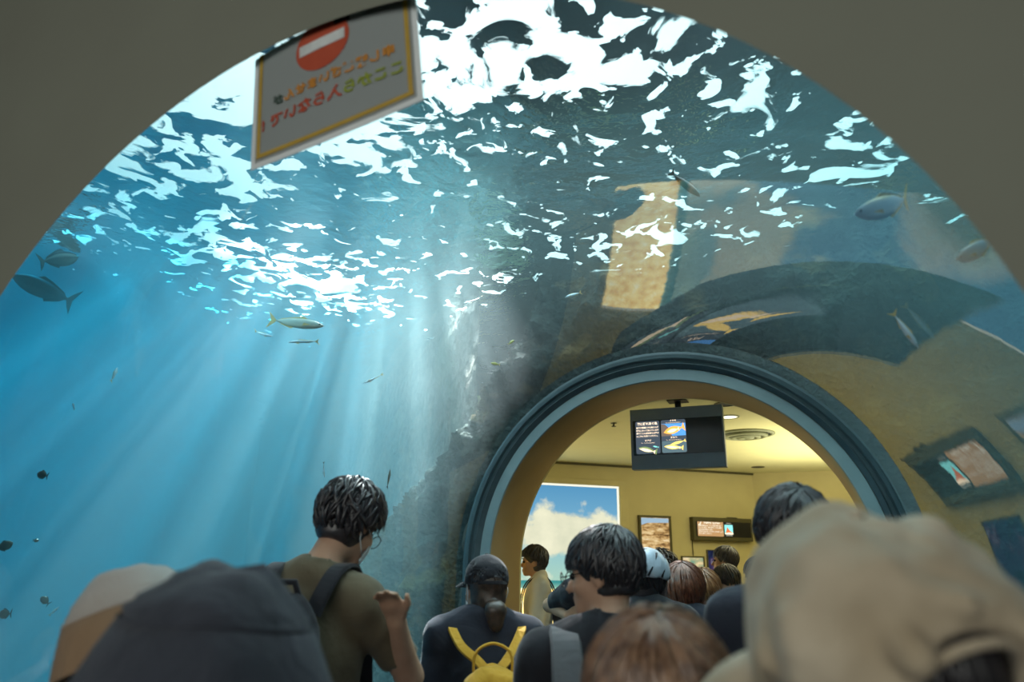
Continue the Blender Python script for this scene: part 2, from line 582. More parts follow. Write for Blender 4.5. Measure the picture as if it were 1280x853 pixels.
# acrylic tunnel vault (a curved pane) between the portal wall and the end ring
th = 0.03
Y0A, Y1A = NEAR_Y + 0.05, FAR_Y + 0.004
pa, pb = arch_profile(R_ACR, 0.0, 120), arch_profile(R_ACR + th, 0.0, 120)
V, F = arch_strip([pa, pa], [Y0A, Y1A])
n = len(pa)
V2, F2 = arch_strip([pb, pb], [Y0A, Y1A])
off = len(V)
V += V2
F = [tuple(reversed(f)) for f in F]
F += [tuple(i + off for i in f) for f in F2]
ec = len(V)
V += V[:]                                        # the cut ends keep vertices of their own, so the faces stay smooth
for k in range(n - 1):
    F.append((ec + k, ec + k + 1, ec + off + k + 1, ec + off + k)); F.append((ec + n + k + 1, ec + n + k, ec + off + n + k, ec + off + n + k + 1))
for k in (0, n - 1):
    F.append((ec + k, ec + n + k, ec + off + n + k, ec + off + k))
acr = mesh_obj('window_1', V, F, M_acr, None, True)
acr.data.materials.append(M_acr_out)
for i, p in enumerate(acr.data.polygons):
    if i >= n - 1: p.material_index = 1
    if i >= 2 * (n - 1): p.use_smooth = False
structure(acr)

# far end ring: moulded flange, lighter ring and jamb
prof = lambda r: arch_profile(r, 0.0, 96)
V, F = arch_strip([prof(R_FLANGE), prof(R_FLANGE), prof(R_FLANGE - 0.018), prof(R_FLANGE - 0.045), prof(R_FLANGE - 0.055), prof(R_FLANGE - 0.075), prof(R_FLANGE - 0.085), prof(R_LIGHT)],
                  [FAR_Y + 0.30, FAR_Y - 0.035, FAR_Y - 0.045, FAR_Y - 0.045, FAR_Y - 0.02, FAR_Y - 0.02, FAR_Y - 0.035, FAR_Y + 0.0])
structure(mesh_obj('trim_1', V, F, M_ringdark, None, False))
V, F = arch_strip([prof(R_LIGHT), prof(R_LIGHT - 0.004), prof(R_IN + 0.006), prof(R_IN)], [FAR_Y + 0.006, FAR_Y - 0.008, FAR_Y - 0.008, FAR_Y + 0.004])
structure(mesh_obj('trim_2', V, F, M_ringlight, None, False))
V, F = arch_strip([prof(R_IN), prof(R_IN), prof(R_IN + 0.03)], [FAR_Y + 0.003, JAMB_Y, JAMB_Y])
structure(mesh_obj('trim_3', V, F, M_jamb, None, True))

# far room shell
CEIL = 2.90
A0 = np.array([-2.237, 8.693, 0.0]); B0 = np.array([0.157, 10.690, 0.0])
UA = (B0 - A0) / np.linalg.norm(B0 - A0)
NA = np.array([UA[1], -UA[0], 0.0])              # out of wall A into the room
L0 = A0 - UA * 2.16
MA = Matrix(((UA[0], -NA[0], 0, A0[0]), (UA[1], -NA[1], 0, A0[1]), (0, 0, 1, 0), (0, 0, 0, 1)))  # local: x along wall, -y into room
LA = float(np.linalg.norm(B0 - A0))
structure(box('wall_mural', (-2.3, 0.0, 0.0), (LA + 0.1, 0.12, CEIL + 0.05), M_ycream, M=MA))
structure(box('wall_end', (0.10, 10.69, 0.0), (3.6, 10.81, CEIL + 0.05), M_ycream))
structure(box('wall_room_right', (3.5, JAMB_Y, 0.0), (3.62, 10.8, CEIL + 0.05), M_ycream))
dl = L0 - np.array([-1.75, 5.25, 0]); ll = float(np.linalg.norm(dl)); dl = dl / ll
ML = Matrix(((dl[0], -dl[1], 0, -1.75), (dl[1], dl[0], 0, 5.25), (0, 0, 1, 0), (0, 0, 0, 1)))
structure(box('wall_room_left', (-0.05, 0.0, 0.0), (ll + 0.05, 0.08, CEIL + 0.05), M_ycream, M=ML))
o = box('wall_arch', (-1.8, JAMB_Y, 0.0), (3.6, JAMB_Y + 0.03, CEIL + 0.05), M_ycream)
boolean_diff(o, [arch_solid('cut', R_IN, JAMB_Y - 0.1, JAMB_Y + 0.1, -0.2)])
structure(o)
bm = bmesh.new()
cp = [(-1.8, JAMB_Y), (3.6, JAMB_Y), (3.6, 10.8), (0.157, 10.8), (L0[0] - 0.05, L0[1] + 0.1)]
lo = [bm.verts.new((x, y, CEIL)) for x, y in cp]; hi = [bm.verts.new((x, y, CEIL + 0.08)) for x, y in cp]
bm.faces.new(lo); bm.faces.new(hi)
for k in range(5): bm.faces.new((lo[k], lo[(k + 1) % 5], hi[(k + 1) % 5], hi[k]))
structure(bm_obj('ceiling_room', bm, M_yceil))
# shadow-gap track where wall and ceiling meet
structure(box('trim_4', (-0.2, -0.03, CEIL - 0.03), (LA, -0.004, CEIL - 0.004), M_olivemetal, M=MA))

# ------------------------------------------------------------------ the tank
o = None
bm = bmesh.new()
cp = [(-0.9, 4.75), (3.7, 4.75), (3.7, 11.0), (-5.4, 11.0), (-5.4, 8.3), (-2.2, 5.35)]
lo = [bm.verts.new((x, y, 3.75)) for x, y in cp]; hi = [bm.verts.new((x, y, 3.83)) for x, y in cp]
bm.faces.new(lo); bm.faces.new(hi)
for k in range(6): bm.faces.new((lo[k], lo[(k + 1) % 6], hi[(k + 1) % 6], hi[k]))
structure(bm_obj('ceiling_light_stop', bm, M_hall))  # unseen slab added to stop lamp light leaking in behind the tank walls
tank_poly = [(-9.0, 1.095), (2.45, 1.095), (2.45, 4.96), (-1.75, 4.96), (-7.2, 10.41), (-9.0, 10.41)]


def extrude_poly(name, poly, z0, z1, mat):
    bm = bmesh.new()
    a = [bm.verts.new((x, y, z0)) for x, y in poly]; b = [bm.verts.new((x, y, z1)) for x, y in poly]
    bm.faces.new(a); bm.faces.new(b)
    for k in range(len(poly)):
        k2 = (k + 1) % len(poly)
        bm.faces.new((a[k], a[k2], b[k2], b[k]))
    return bm_obj(name, bm, mat)


water = extrude_poly('tank_water', tank_poly, -0.35, WATER_Z - 0.004, M_water)
boolean_diff(water, [arch_solid('cut', R_ACR + th + 0.004, 0.9, 5.2, -0.08)])
tag(water, 'clear blue seawater filling the tank around and above the tunnel', 'water', kind='stuff')

# water surface with foam
gx, gy_ = np.meshgrid(np.linspace(-9, 2.45, 140), np.linspace(1.095, 10.4, 90), indexing='ij')
ht = 0.010 * fbm(np.stack([gx * 1.6, gy_ * 1.6, 0 * gx], -1), 3)
V = np.stack([gx, gy_, WATER_Z + ht], -1).reshape(-1, 3)
F = [(i * 90 + j, i * 90 + j + 1, (i + 1) * 90 + j + 1, (i + 1) * 90 + j) for i in range(139) for j in range(89)]
surf = mesh_obj('water_surface', V, F, M_surf, None, True)
tag(surf, 'rippling water surface overhead with drifting white foam, seen from below', 'water surface', kind='stuff')

# tank floor and liner walls
structure(box('floor_tank', (-9.3, 1.09, -0.45), (2.6, 10.6, -0.36), M_tanktint))
structure(box('wall_tank_left', (-9.2, 1.0, -0.4), (-9.02, 10.6, WATER_Z + 0.6), M_tanktint))
structure(box('wall_tank_far', (-9.1, 10.43, -0.4), (-7.2, 10.6, WATER_Z + 0.6), M_tanktint))
o = box('wall_tank_near', (-9.1, NEAR_Y + 0.005, -0.4), (-1.62, NEAR_Y + 0.06, WATER_Z + 0.6), M_tanktint)
structure(o)


def grid_wall(name, f, us, vs_, mat, keep=None, smooth=True):
    U, Vv = np.meshgrid(us, vs_, indexing='ij')
    P = f(U, Vv)
    nu, nv = len(us), len(vs_)
    F = []
    for i in range(nu - 1):
        for j in range(nv - 1):
            if keep is None or keep(P[i, j], P[i + 1, j + 1]):
                F.append((i * nv + j, (i + 1) * nv + j, (i + 1) * nv + j + 1, i * nv + j + 1))
    o = mesh_obj(name, P.reshape(-1, 3), F, mat, None, smooth)
    return o


def smooth01(x):
    x = np.clip(x, 0, 1); return x * x * (3 - 2 * x)


SEAM = np.array([(-1.10, 3.9), (-1.19, 3.42), (-1.44, 3.03), (-1.82, 2.56), (-2.45, 1.9), (-3.0, 1.2), (-3.4, 0.4), (-3.7, -0.4)])


def end_rock(x, z):
    sx = np.interp(z, SEAM[::-1, 1], SEAM[::-1, 0]) + 0.22
    P3 = np.stack([x * 1.1, z * 1.1, 0 * x], -1)
    rough = 0.34 * fbm(P3 * 1.3, 5, ridged=True) + 0.20 * fbm(P3 * 4 + 9, 4) + 0.07 * fbm(P3 * 11, 3)
    rim = np.hypot(x, np.maximum(z - ZC, 0))
    near = smooth01((rim - 1.38) / 0.5)
    y = FAR_Y + 0.14 - near * (0.02 + np.abs(rough) * 0.75) + (1 - near) * 0.03 * rough
    step = smooth01((sx - x + 0.03 * fbm(P3 * 3, 3)) / 0.05)
    low = smooth01((1.9 - z) / 1.5)
    step = smooth01((sx - x) / (0.05 + 1.0 * low))
    return np.stack([x, y + step * 0.9 + np.maximum(0, sx - x) * 1.15, z], -1)


structure(grid_wall('wall_tank_rock', end_rock, np.arange(-4.6, 2.46, 0.026), np.arange(-0.36, 3.74, 0.026), M_rock,
                    keep=lambda a, b: not (max(abs(a[0]), abs(b[0])) < 1.40 and (min(a[2], b[2]) < ZC or max(math.hypot(a[0], a[2] - ZC), math.hypot(b[0], b[2] - ZC)) < 1.42))))


def back_wall(u, z):
    # runs diagonally from behind the rock out into the open water
    x = -1.10 - u * 0.722; y = 4.42 + u * 0.692
    P3 = np.stack([u * 0.8, z * 0.8, 3 + 0 * u], -1)
    r = 0.10 * fbm(P3, 4) + 0.03 * fbm(P3 * 5, 3)
    return np.stack([x + r * 0.7, y + r * 0.7, z], -1)


structure(grid_wall('wall_tank_diagonal', back_wall, np.arange(0.5, 9.0, 0.05), np.arange(-0.36, 3.74, 0.06), M_rockpale))


def side_wall(y, z):
    P3 = np.stack([y * 0.9, z * 0.9, 8 + 0 * y], -1)
    r = 0.16 * fbm(P3, 4, ridged=True) + 0.04 * fbm(P3 * 5, 3)
    return np.stack([2.30 - r, y, z], -1)


structure(grid_wall('wall_tank_side', side_wall, np.arange(1.08, 5.0, 0.05), np.arange(-0.36, 3.74, 0.05), M_rockside))

# ------------------------------------------------------------------ far room furnishings
_glyphs = {}


def text_obj(name, body, loc, size, mat, parent, rot=(PI / 2, 0, 0), align='CENTER', extrude=0.0, bold=0.0):
    c = bpy.data.curves.new(name, 'FONT')
    c.body = body
    c.size = size
    c.align_x = align
    c.align_y = 'CENTER'
    c.extrude = extrude
    c.offset = bold
    c.resolution_u = 3
    key = (body, size, align, bold)
    if key not in _glyphs:
        t = bpy.data.objects.new(name, c)
        COL.objects.link(t)
        _glyphs[key] = bpy.data.meshes.new_from_object(t.evaluated_get(bpy.context.evaluated_depsgraph_get()))
        bpy.data.objects.remove(t)
        _glyphs[key].materials.clear(); _glyphs[key].materials.append(mat)
    bpy.data.curves.remove(c)
    o = bpy.data.objects.new(name, _glyphs[key])
    COL.objects.link(o)
    o.parent = parent
    o.location = loc
    o.rotation_euler = rot
    return o


def shape_obj(name, pts, y, mat, parent, depth=0.002):
    """a flat printed shape standing in the local x-z plane, a hair proud of what carries it"""
    bm = bmesh.new()
    a = [bm.verts.new((x, y, z)) for x, z in pts]
    b = [bm.verts.new((x, y + depth, z)) for x, z in pts]
    bm.faces.new(a); bm.faces.new(b)
    for k in range(len(pts)):
        k2 = (k + 1) % len(pts)
        bm.faces.new((a[k], a[k2], b[k2], b[k]))
    bmesh.ops.triangulate(bm, faces=[f for f in bm.faces if len(f.verts) > 4])
    return bm_obj(name, bm, mat, parent)


def round_rect(x0, z0, x1, z1, r, n=4):
    P = []
    for cx, cz, a0 in ((x1 - r, z1 - r, 0), (x0 + r, z1 - r, 90), (x0 + r, z0 + r, 180), (x1 - r, z0 + r, 270)):
        for k in range(n + 1):
            a = R(a0 + 90 * k / n)
            P.append((cx + r * math.cos(a), cz + r * math.sin(a)))
    return P


def fish_outline(cx, cz, L, h, tilt=0.0, flip=False, fork=0.35):
    """side view of a fish as one closed outline, head to the left"""
    up = [(-.5, 0), (-.44, .25), (-.33, .62), (-.2, .9), (-.05, 1), (.1, .85), (.24, .5), (.33, .2), (.38, .16)]
    P = [(x, z * .5) for x, z in up] + [(.5, .62), (.5 - fork * .25, 0.0), (.5, -.62)] + [(x, -z * .5) for x, z in reversed(up[1:])]
    o = []
    for x, z in P:
        x, z = x * L * (-1 if flip else 1), z * h
        o.append((cx + x * math.cos(tilt) - z * math.sin(tilt), cz + x * math.sin(tilt) + z * math.cos(tilt)))
    return o


# the backlit beach mural
MX0, MX1, MZ0, MZ1 = -2.12, 0.935, 0.55, 2.583
M_mural, nt, out = new_mat('backlit_beach_print')
tc = N(nt, 'ShaderNodeTexCoord')
sp = N(nt, 'ShaderNodeSeparateXYZ'); nt.links.new(tc.outputs['Object'], sp.inputs[0])
zn = math_n(nt, 'DIVIDE', math_n(nt, 'SUBTRACT', sp.outputs[2], MZ0), MZ1 - MZ0)   # 0 bottom .. 1 top
wob = N(nt, 'ShaderNodeTexNoise', i_Scale=3.0, i_Detail=4.0); nt.links.new(tc.outputs['Object'], wob.inputs['Vector'])
sky = ramp(nt, zn, [(0.41, (0.42, 0.66, 0.54)), (0.60, (0.30, 0.58, 0.62)), (0.8, (0.17, 0.42, 0.62)), (1.0, (0.10, 0.32, 0.55))])
cn = N(nt, 'ShaderNodeTexNoise', i_Scale=1.7, i_Detail=7.0, i_Roughness=0.56)
mp = N(nt, 'ShaderNodeMapping'); mp.inputs['Location'].default_value = (0.85, 0.0, 0.35)
mp.inputs['Scale'].default_value = (0.8, 1.0, 1.0)
nt.links.new(tc.outputs['Object'], mp.inputs['Vector']); nt.links.new(mp.outputs[0], cn.inputs['Vector'])
# a cumulus bank leaning up to the right edge of the print
dx = math_n(nt, 'SUBTRACT', sp.outputs[0], 0.22); dz = math_n(nt, 'SUBTRACT', sp.outputs[2], 1.98)
blob = math_n(nt, 'SQRT', math_n(nt, 'ADD', math_n(nt, 'MULTIPLY', math_n(nt, 'MULTIPLY', dx, dx), 0.8), math_n(nt, 'MULTIPLY', math_n(nt, 'MULTIPLY', dz, dz), 4.0)))
cl = math_n(nt, 'SUBTRACT', math_n(nt, 'MULTIPLY', cn.outputs[0], 1.9), math_n(nt, 'MULTIPLY', blob, 0.62))
dx2 = math_n(nt, 'ADD', sp.outputs[0], 1.35); dz2 = math_n(nt, 'SUBTRACT', sp.outputs[2], 1.75)
blob2 = math_n(nt, 'SQRT', math_n(nt, 'ADD', math_n(nt, 'MULTIPLY', math_n(nt, 'MULTIPLY', dx2, dx2), 0.35), math_n(nt, 'MULTIPLY', math_n(nt, 'MULTIPLY', dz2, dz2), 1.6)))
cl2 = math_n(nt, 'SUBTRACT', math_n(nt, 'MULTIPLY', cn.outputs[0], 1.9), math_n(nt, 'MULTIPLY', blob2, 0.62))
cmask = ramp(nt, math_n(nt, 'MAXIMUM', cl, cl2), [(0.44, 0.0), (0.60, 1.0)])
col = mixc(nt, cmask, sky, ramp(nt, cn.outputs[0], [(0.35, (0.66, 0.68, 0.50)), (0.62, (0.92, 0.90, 0.66))]))
zw = math_n(nt, 'ADD', zn, math_n(nt, 'MULTIPLY_ADD', wob.outputs[0], 0.03, -0.015))
sea = ramp(nt, zw, [(0.36, (0.30, 0.55, 0.42)), (0.40, (0.05, 0.30, 0.30))])
col = mixc(nt, math_n(nt, 'LESS_THAN', zn, 0.412), col, sea)
sn = N(nt, 'ShaderNodeTexNoise', i_Scale=9.0, i_Detail=5.0); nt.links.new(tc.outputs['Object'], sn.inputs['Vector'])
sand = ramp(nt, sn.outputs[0], [(0.35, (0.80, 0.48, 0.12)), (0.55, (1.0, 0.78, 0.28)), (0.7, (1.0, 0.92, 0.52))])
col = mixc(nt, math_n(nt, 'LESS_THAN', zw, 0.362), col, sand)
# emission raised at the beach and far left end to brighten their reflection
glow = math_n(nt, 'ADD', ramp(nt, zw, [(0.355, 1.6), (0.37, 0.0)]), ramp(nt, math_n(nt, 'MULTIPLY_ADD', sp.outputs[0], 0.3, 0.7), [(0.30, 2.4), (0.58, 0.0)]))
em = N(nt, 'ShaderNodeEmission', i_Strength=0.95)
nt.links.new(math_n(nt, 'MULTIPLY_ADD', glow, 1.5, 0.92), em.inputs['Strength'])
nt.links.new(col, em.inputs[0]); nt.links.new(em.outputs[0], out.inputs[0])
M_lampwhite = mat_emit('backlit_mural_edge', (1.0, 0.98, 0.78), 1.0)

mural = empty('wall_mural_lightbox', (0, 0, 0))
mural.matrix_world = MA
tag(mural, 'large backlit beach mural with clouds, sea and yellow sand on the far room wall', 'mural')
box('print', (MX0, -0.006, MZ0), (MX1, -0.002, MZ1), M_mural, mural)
bm = bmesh.new()
t = 0.024
bm_box(bm, (MX0, -0.02, MZ1), (MX1 + t, -0.002, MZ1 + t)); bm_box(bm, (MX1, -0.02, MZ0), (MX1 + t, -0.002, MZ1))
bm_obj('lit_edge', bm, M_lampwhite, mural)
for nm, lo, hi in (('frame_top', (MX0 - .12, -0.05, MZ1 + t), (MX1 + .14, -0.001, MZ1 + .10)),
                   ('frame_side', (MX1 + t, -0.05, MZ0 - .1), (MX1 + .14, -0.001, MZ1 + t)),
                   ('frame_bottom', (MX0 - .12, -0.05, MZ0 - .1), (MX1 + t, -0.001, MZ0))):
    box(nm, lo, hi, M_ycream, mural, bevel=0.004)


# pictures on the mural wall
def print_mat(name, stops, scale, strength, stretch=(1, 1, 1), detail=6.0, voro=False):
    m, nt, out = new_mat(name)
    tc = N(nt, 'ShaderNodeTexCoord')
    mp = N(nt, 'ShaderNodeMapping'); mp.inputs['Scale'].default_value = stretch
    nt.links.new(tc.outputs['Object'], mp.inputs['Vector'])
    n = N(nt, 'ShaderNodeTexNoise', i_Scale=scale, i_Detail=detail, i_Roughness=0.65, i_Distortion=0.4)
    nt.links.new(mp.outputs[0], n.inputs['Vector'])
    e = N(nt, 'ShaderNodeEmission', i_Strength=strength)
    nt.links.new(ramp(nt, n.outputs[0], stops), e.inputs[0])
    nt.links.new(e.outputs[0], out.inputs[0])
    return m


M_cliff = print_mat('backlit_cliff_print', [(0.36, (0.10, 0.05, 0.02)), (0.48, (0.55, 0.33, 0.12)), (0.58, (0.85, 0.62, 0.30)), (0.72, (1.0, 0.88, 0.62))], 13.0, 0.85, (0.55, 1, 1.7))
M_coralp = print_mat('backlit_coral_print', [(0.35, (0.20, 0.42, 0.30)), (0.5, (0.55, 0.55, 0.3)), (0.56, (0.95, 0.75, 0.40)), (0.7, (1.0, 0.93, 0.7))], 6.0, 0.75)
M_nightp = print_mat('dark_underwater_print', [(0.36, (0.01, 0.01, 0.03)), (0.52, (0.03, 0.05, 0.14)), (0.60, (0.10, 0.04, 0.12)), (0.68, (0.5, 0.6, 0.7))], 5.0, 0.55)
M_skyp = mat_emit('picture_sky', (0.42, 0.60, 0.75), 0.8)


def picture(name, label, x0, x1, z0, z1, mat, depth=0.05, rim=0.03, extra=None):
    e = empty(name, (0, 0, 0)); e.matrix_world = MA @ Matrix.Translation(((x0 + x1) / 2, 0, z0))
    tag(e, label, 'picture')
    w, h = (x1 - x0) / 2, z1 - z0
    for lo, hi in (((-w, -depth, 0), (w, -.003, rim)), ((-w, -depth, h - rim), (w, -.003, h)),
                   ((-w, -depth, rim), (-w + rim, -.003, h - rim)), ((w - rim, -depth, rim), (w, -.003, h - rim))):
        box('frame_rail', lo, hi, M_olivemetal, e, bevel=0.003)
    box('print', (-w + rim, -depth * .6, rim), (w - rim, -.004, h - rim), mat, e)
    if extra: extra(e, w, h)
    return e


def cliff_extra(e, w, h):
    shape_obj('sky_strip', [(-w + .035, h - .13), (-w + .13, h - .10), (w - .2, h - .095), (w - .035, h - .09), (w - .035, h - .035), (-w + .035, h - .035)], -.034, M_skyp, e)


picture('framed_cliff_picture', 'tall backlit picture of sunlit sea cliffs in a dark frame beside the mural', 1.235, 1.72, 1.66, 2.24, M_cliff, extra=cliff_extra)
picture('framed_coral_picture', 'small picture of pale coral in a black frame below the wall screen', 1.86, 2.215, 1.40, 1.72, M_coralp, 0.03, 0.02)
picture('dark_reef_picture', 'dark underwater picture hanging low beside the room corner', 2.26, 2.72, 1.20, 1.81, M_nightp, 0.03, 0.012)

# text and screen materials
M_txt = mat_emit('lit_cream_lettering', (1.0, 0.78, 0.55), 1.7)
M_txtw = mat_emit('lit_white_lettering', (1.0, 0.95, 0.75), 1.0)
M_panel = mat_emit('lit_slate_panel', (0.075, 0.10, 0.13), 1.0)
M_panelg = mat_emit('lit_teal_panel', (0.13, 0.21, 0.24), 1.0)
M_panelb = mat_emit('lit_blue_picture', (0.08, 0.27, 0.62), 1.7)
M_panelr = mat_emit('lit_brown_reef', (0.22, 0.17, 0.13), 1.0)
M_brownp = mat_emit('lit_brown_panel', (0.33, 0.19, 0.08), 1.7)
M_aqua = mat_emit('lit_aqua_picture', (0.20, 0.62, 0.58), 1.7)
M_screen = mat_simple('dark_screen_glass', (0.012, 0.03, 0.045), None, 0.18, 5, 0.0, spec=0.5)
M_forange = mat_emit('lit_orange_fish', (0.95, 0.40, 0.08), 1.7)
M_fcream = mat_emit('lit_cream_fish', (0.95, 0.75, 0.50), 1.7)
M_fgreen = mat_emit('lit_green_fish', (0.28, 0.40, 0.16), 1.0)
M_fyellow = mat_emit('lit_yellow_fish', (0.95, 0.66, 0.16), 1.7)
M_red = mat_emit('lit_red_coral', (0.85, 0.22, 0.08), 1.0)

# hanging information screen
mon = empty('hanging_screen', (-0.045, 5.60, 2.34))
tag(mon, 'dark information screen hung from the ceiling, showing white text and three fish pictures', 'screen')
W2, H2 = 0.376, 0.50
box('housing', (-W2, 0.0, 0.0), (W2, 0.085, H2), M_darkmetal, mon, bevel=0.004)
scr = box('screen', (-W2 + .022, -0.004, 0.115), (W2 - .012, 0.001, H2 - .098), M_screen, mon)
tube('hanger_pole', [(0.02, 0.05, H2 - .01), (0.02, 0.05, CEIL - 2.34 + .005)], 0.026, M_black, mon, 12)
box('hanger_plate', (-0.06, -0.02, CEIL - 2.34 - .006), (0.10, 0.12, CEIL - 2.34 + .002), M_black, mon)
X0 = -W2 + .045
shape_obj('text_panel', round_rect(X0, .125, X0 + .20, H2 - .105, .014), -.0065, M_panel, scr)
shape_obj('picture_panel', round_rect(X0 + .212, .125, X0 + .412, H2 - .105, .014), -.0065, M_panel, scr)
xa, xb = X0 + .10, X0 + .312
text_obj('title', '磯に群れ泳ぐ魚', (xa, -.0085, H2 - .128), .024, M_txt, scr, bold=.0006)
for k, s_ in enumerate(('岩礁や藻場にすむ魚たちが', '群れになって泳いでいます', '季節ごとに姿を変える海の', 'にぎわいを見てください。')):
    text_obj('text_line', s_, (xa, -.0085, H2 - .160 - k * .0235), .0155, M_txt, scr, bold=.0004)
text_obj('fish_name', 'マアジ', (xa, -.0085, H2 - .268), .019, M_txt, scr, bold=.0004)
text_obj('fish_name', 'Sci.  Trachurus japonicus', (xa, -.0085, H2 - .286), .011, M_txt, scr)
text_obj('fish_name', 'イサキ', (xb, -.0085, H2 - .113), .018, M_txt, scr, bold=.0004)
text_obj('fish_name', 'Sci.  Parapristipoma trilineatum', (xb, -.0085, H2 - .129), .0095, M_txt, scr)
text_obj('fish_name', 'タカベ', (xb, -.0085, H2 - .252), .018, M_txt, scr, bold=.0004)
text_obj('fish_name', 'Sci.  Labracoglossa argentiventris', (xb, -.0085, H2 - .270), .0092, M_txt, scr)
shape_obj('fish_photo', [(X0 + .214, H2 - .238), (X0 + .410, H2 - .238), (X0 + .410, H2 - .136), (X0 + .214, H2 - .136)], -.0075, M_panelb, scr)
shape_obj('reef', [(X0 + .214, H2 - .238), (X0 + .30, H2 - .238), (X0 + .285, H2 - .21), (X0 + .27, H2 - .165), (X0 + .245, H2 - .142), (X0 + .214, H2 - .136)], -.0082, M_panelr, scr)
shape_obj('fish', fish_outline(xb + .005, H2 - .188, .175, .062, R(14)), -.009, M_forange, scr)
shape_obj('fish', fish_outline(xb - .002, H2 - .194, .10, .030, R(14)), -.0098, M_fcream, scr)
shape_obj('fish_photo', round_rect(X0 + .214, .127, X0 + .410, H2 - .279, .012), -.0075, M_panelg, scr)
shape_obj('fish', fish_outline(xb + .03, .205, .13, .022, R(14)), -.0082, M_fyellow, scr)
shape_obj('fish', fish_outline(xb - .005, .170, .155, .036, R(-6)), -.009, M_fyellow, scr)
shape_obj('fish', fish_outline(xb - .012, .169, .12, .018, R(-6)), -.0098, M_fcream, scr)
shape_obj('fish', fish_outline(xa - .005, .158, .155, .044, R(-14)), -.0082, M_fgreen, scr)
shape_obj('fish', fish_outline(xa - .010, .153, .135, .026, R(-14)), -.009, M_fcream, scr)
shape_obj('fish', fish_outline(xa + .062, .180, .05, .012, R(-14)), -.009, M_aqua, scr)

# second information screen, on the wall
ws = empty('wall_screen', (0, 0, 0)); ws.matrix_world = MA @ Matrix.Translation((2.50, -0.10, 1.93))
tag(ws, 'wide olive framed information screen on the wall left of the room corner', 'screen')
box('housing', (-.47, 0.0, 0.0), (.47, 0.10, 0.31), M_olivemetal, ws, bevel=0.006)
sc2 = box('screen', (-.43, -0.004, 0.05), (.44, 0.001, 0.255), M_black, ws)
box('sensor', (.10, .01, .31), (.24, .06, .322), M_black, ws)
shape_obj('text_panel', [(-.41, .056), (-.005, .056), (-.005, .25), (-.41, .25)], -.0065, M_brownp, sc2)
shape_obj('logo_mark', [(-.405, .212), (-.375, .22), (-.362, .248), (-.350, .248), (-.360, .215), (-.385, .203)], -.0075, M_txtw, sc2)
text_obj('title', '海岸動物  生き物の', (-.185, -.0085, .230), .030, M_txtw, sc2, bold=.001)
for k, (s_, w) in enumerate((('岩場や砂浜には、多くの生き物たちが', 1), ('すんでいます。潮が満ちてくると姿を', 1), ('見せる生き物もいます。', 1), ('潮だまりをのぞいてさがしてみましょう', 1), ('静かに見てください。', 1))):
    text_obj('text_line', s_, (-.40, -.0085, .196 - k * .0265), .0215, M_txtw, sc2, align='LEFT', bold=.0006)
shape_obj('picture', [(.015, .088), (.145, .088), (.145, .215), (.015, .215)], -.0065, M_aqua, sc2)
shape_obj('coral', [(.02, .09), (.14, .09), (.14, .11), (.11, .13), (.085, .125), (.07, .175), (.055, .185), (.045, .15), (.04, .115)], -.0078, M_red, sc2)
shape_obj('sand', [(.016, .089), (.144, .089), (.144, .108), (.09, .115), (.016, .104)], -.0085, M_fcream, sc2)
text_obj('fish_name', 'アカウニ', (.08, -.0085, .232), .022, M_txtw, sc2)
text_obj('fish_name', '沿岸の岩場', (.08, -.0085, .072), .020, M_txtw, sc2)
tube('cable', [(2.05, -.012, 1.93), (2.052, -.012, 1.7), (2.05, -.012, 1.45)], .006, M_olivemetal, None, 6)
cb = bpy.data.objects['cable']; cb.matrix_world = MA
tag(cb, 'thin cable running down the wall from the wall screen', 'cable')

# ceiling fittings of the far room
M_lamp = mat_emit('ceiling_lamp_glow', (1.0, 0.93, 0.66), 2.2)
M_vent = mat_simple('grey_green_vent_metal', (0.30, 0.32, 0.20), (0.25, 0.27, 0.17), 0.45, 8, 0.05)
for (x, y, r, lit, lab) in ((0.30, 6.43, .075, True, 'lit round downlight in the ceiling right of the hanging screen'),
                            (0.33, 5.88, .075, False, 'round downlight rim at the top right corner of the hanging screen'),
                            (0.29, 10.0, .07, False, 'unlit dark downlight near the far wall of the room')):
    e = empty('downlight', (x, y, CEIL)); tag(e, lab, 'downlight', 'ceiling downlights')
    V, F = lathe([(r + .018, 0.003), (r + .018, -.006), (r, -.008), (r, .004)], 24)
    mesh_obj('rim', V, F, M_vent if lit else M_olivemetal, e, True)
    V, F = lathe([(r, -.003), (0.001, -.003)], 24)
    mesh_obj('lens', V, F, M_lamp if lit else M_black, e)
e = empty('ceiling_vent', (0.36, 7.36, CEIL)); tag(e, 'round ceiling air vent with concentric rings beyond the hanging screen', 'vent')
for r0, r1, z0 in ((.29, .25, -.012), (.22, .175, -.035), (.15, .11, -.045), (.085, .02, -.05)):
    V, F = lathe([(r0, z0 + .02), (r0, z0), (r1, z0 - .006), (r1, z0 + .014)], 36)
    mesh_obj('ring', V, F, M_vent, e, True)
V, F = lathe([(.265, -.002), (.001, -.002)], 36)
mesh_obj('backing', V, F, M_black, e)
e = empty('sprinkler', (-0.77, 6.39, CEIL)); tag(e, 'small sprinkler head on the ceiling left of the hanging screen', 'sprinkler')
V, F = lathe([(.03, 0.0), (.03, -.004), (.008, -.006), (.008, -.03), (.022, -.032), (.022, -.036), (.001, -.036)], 16)
mesh_obj('sprinkler_head', V, F, M_olivemetal, e, True)

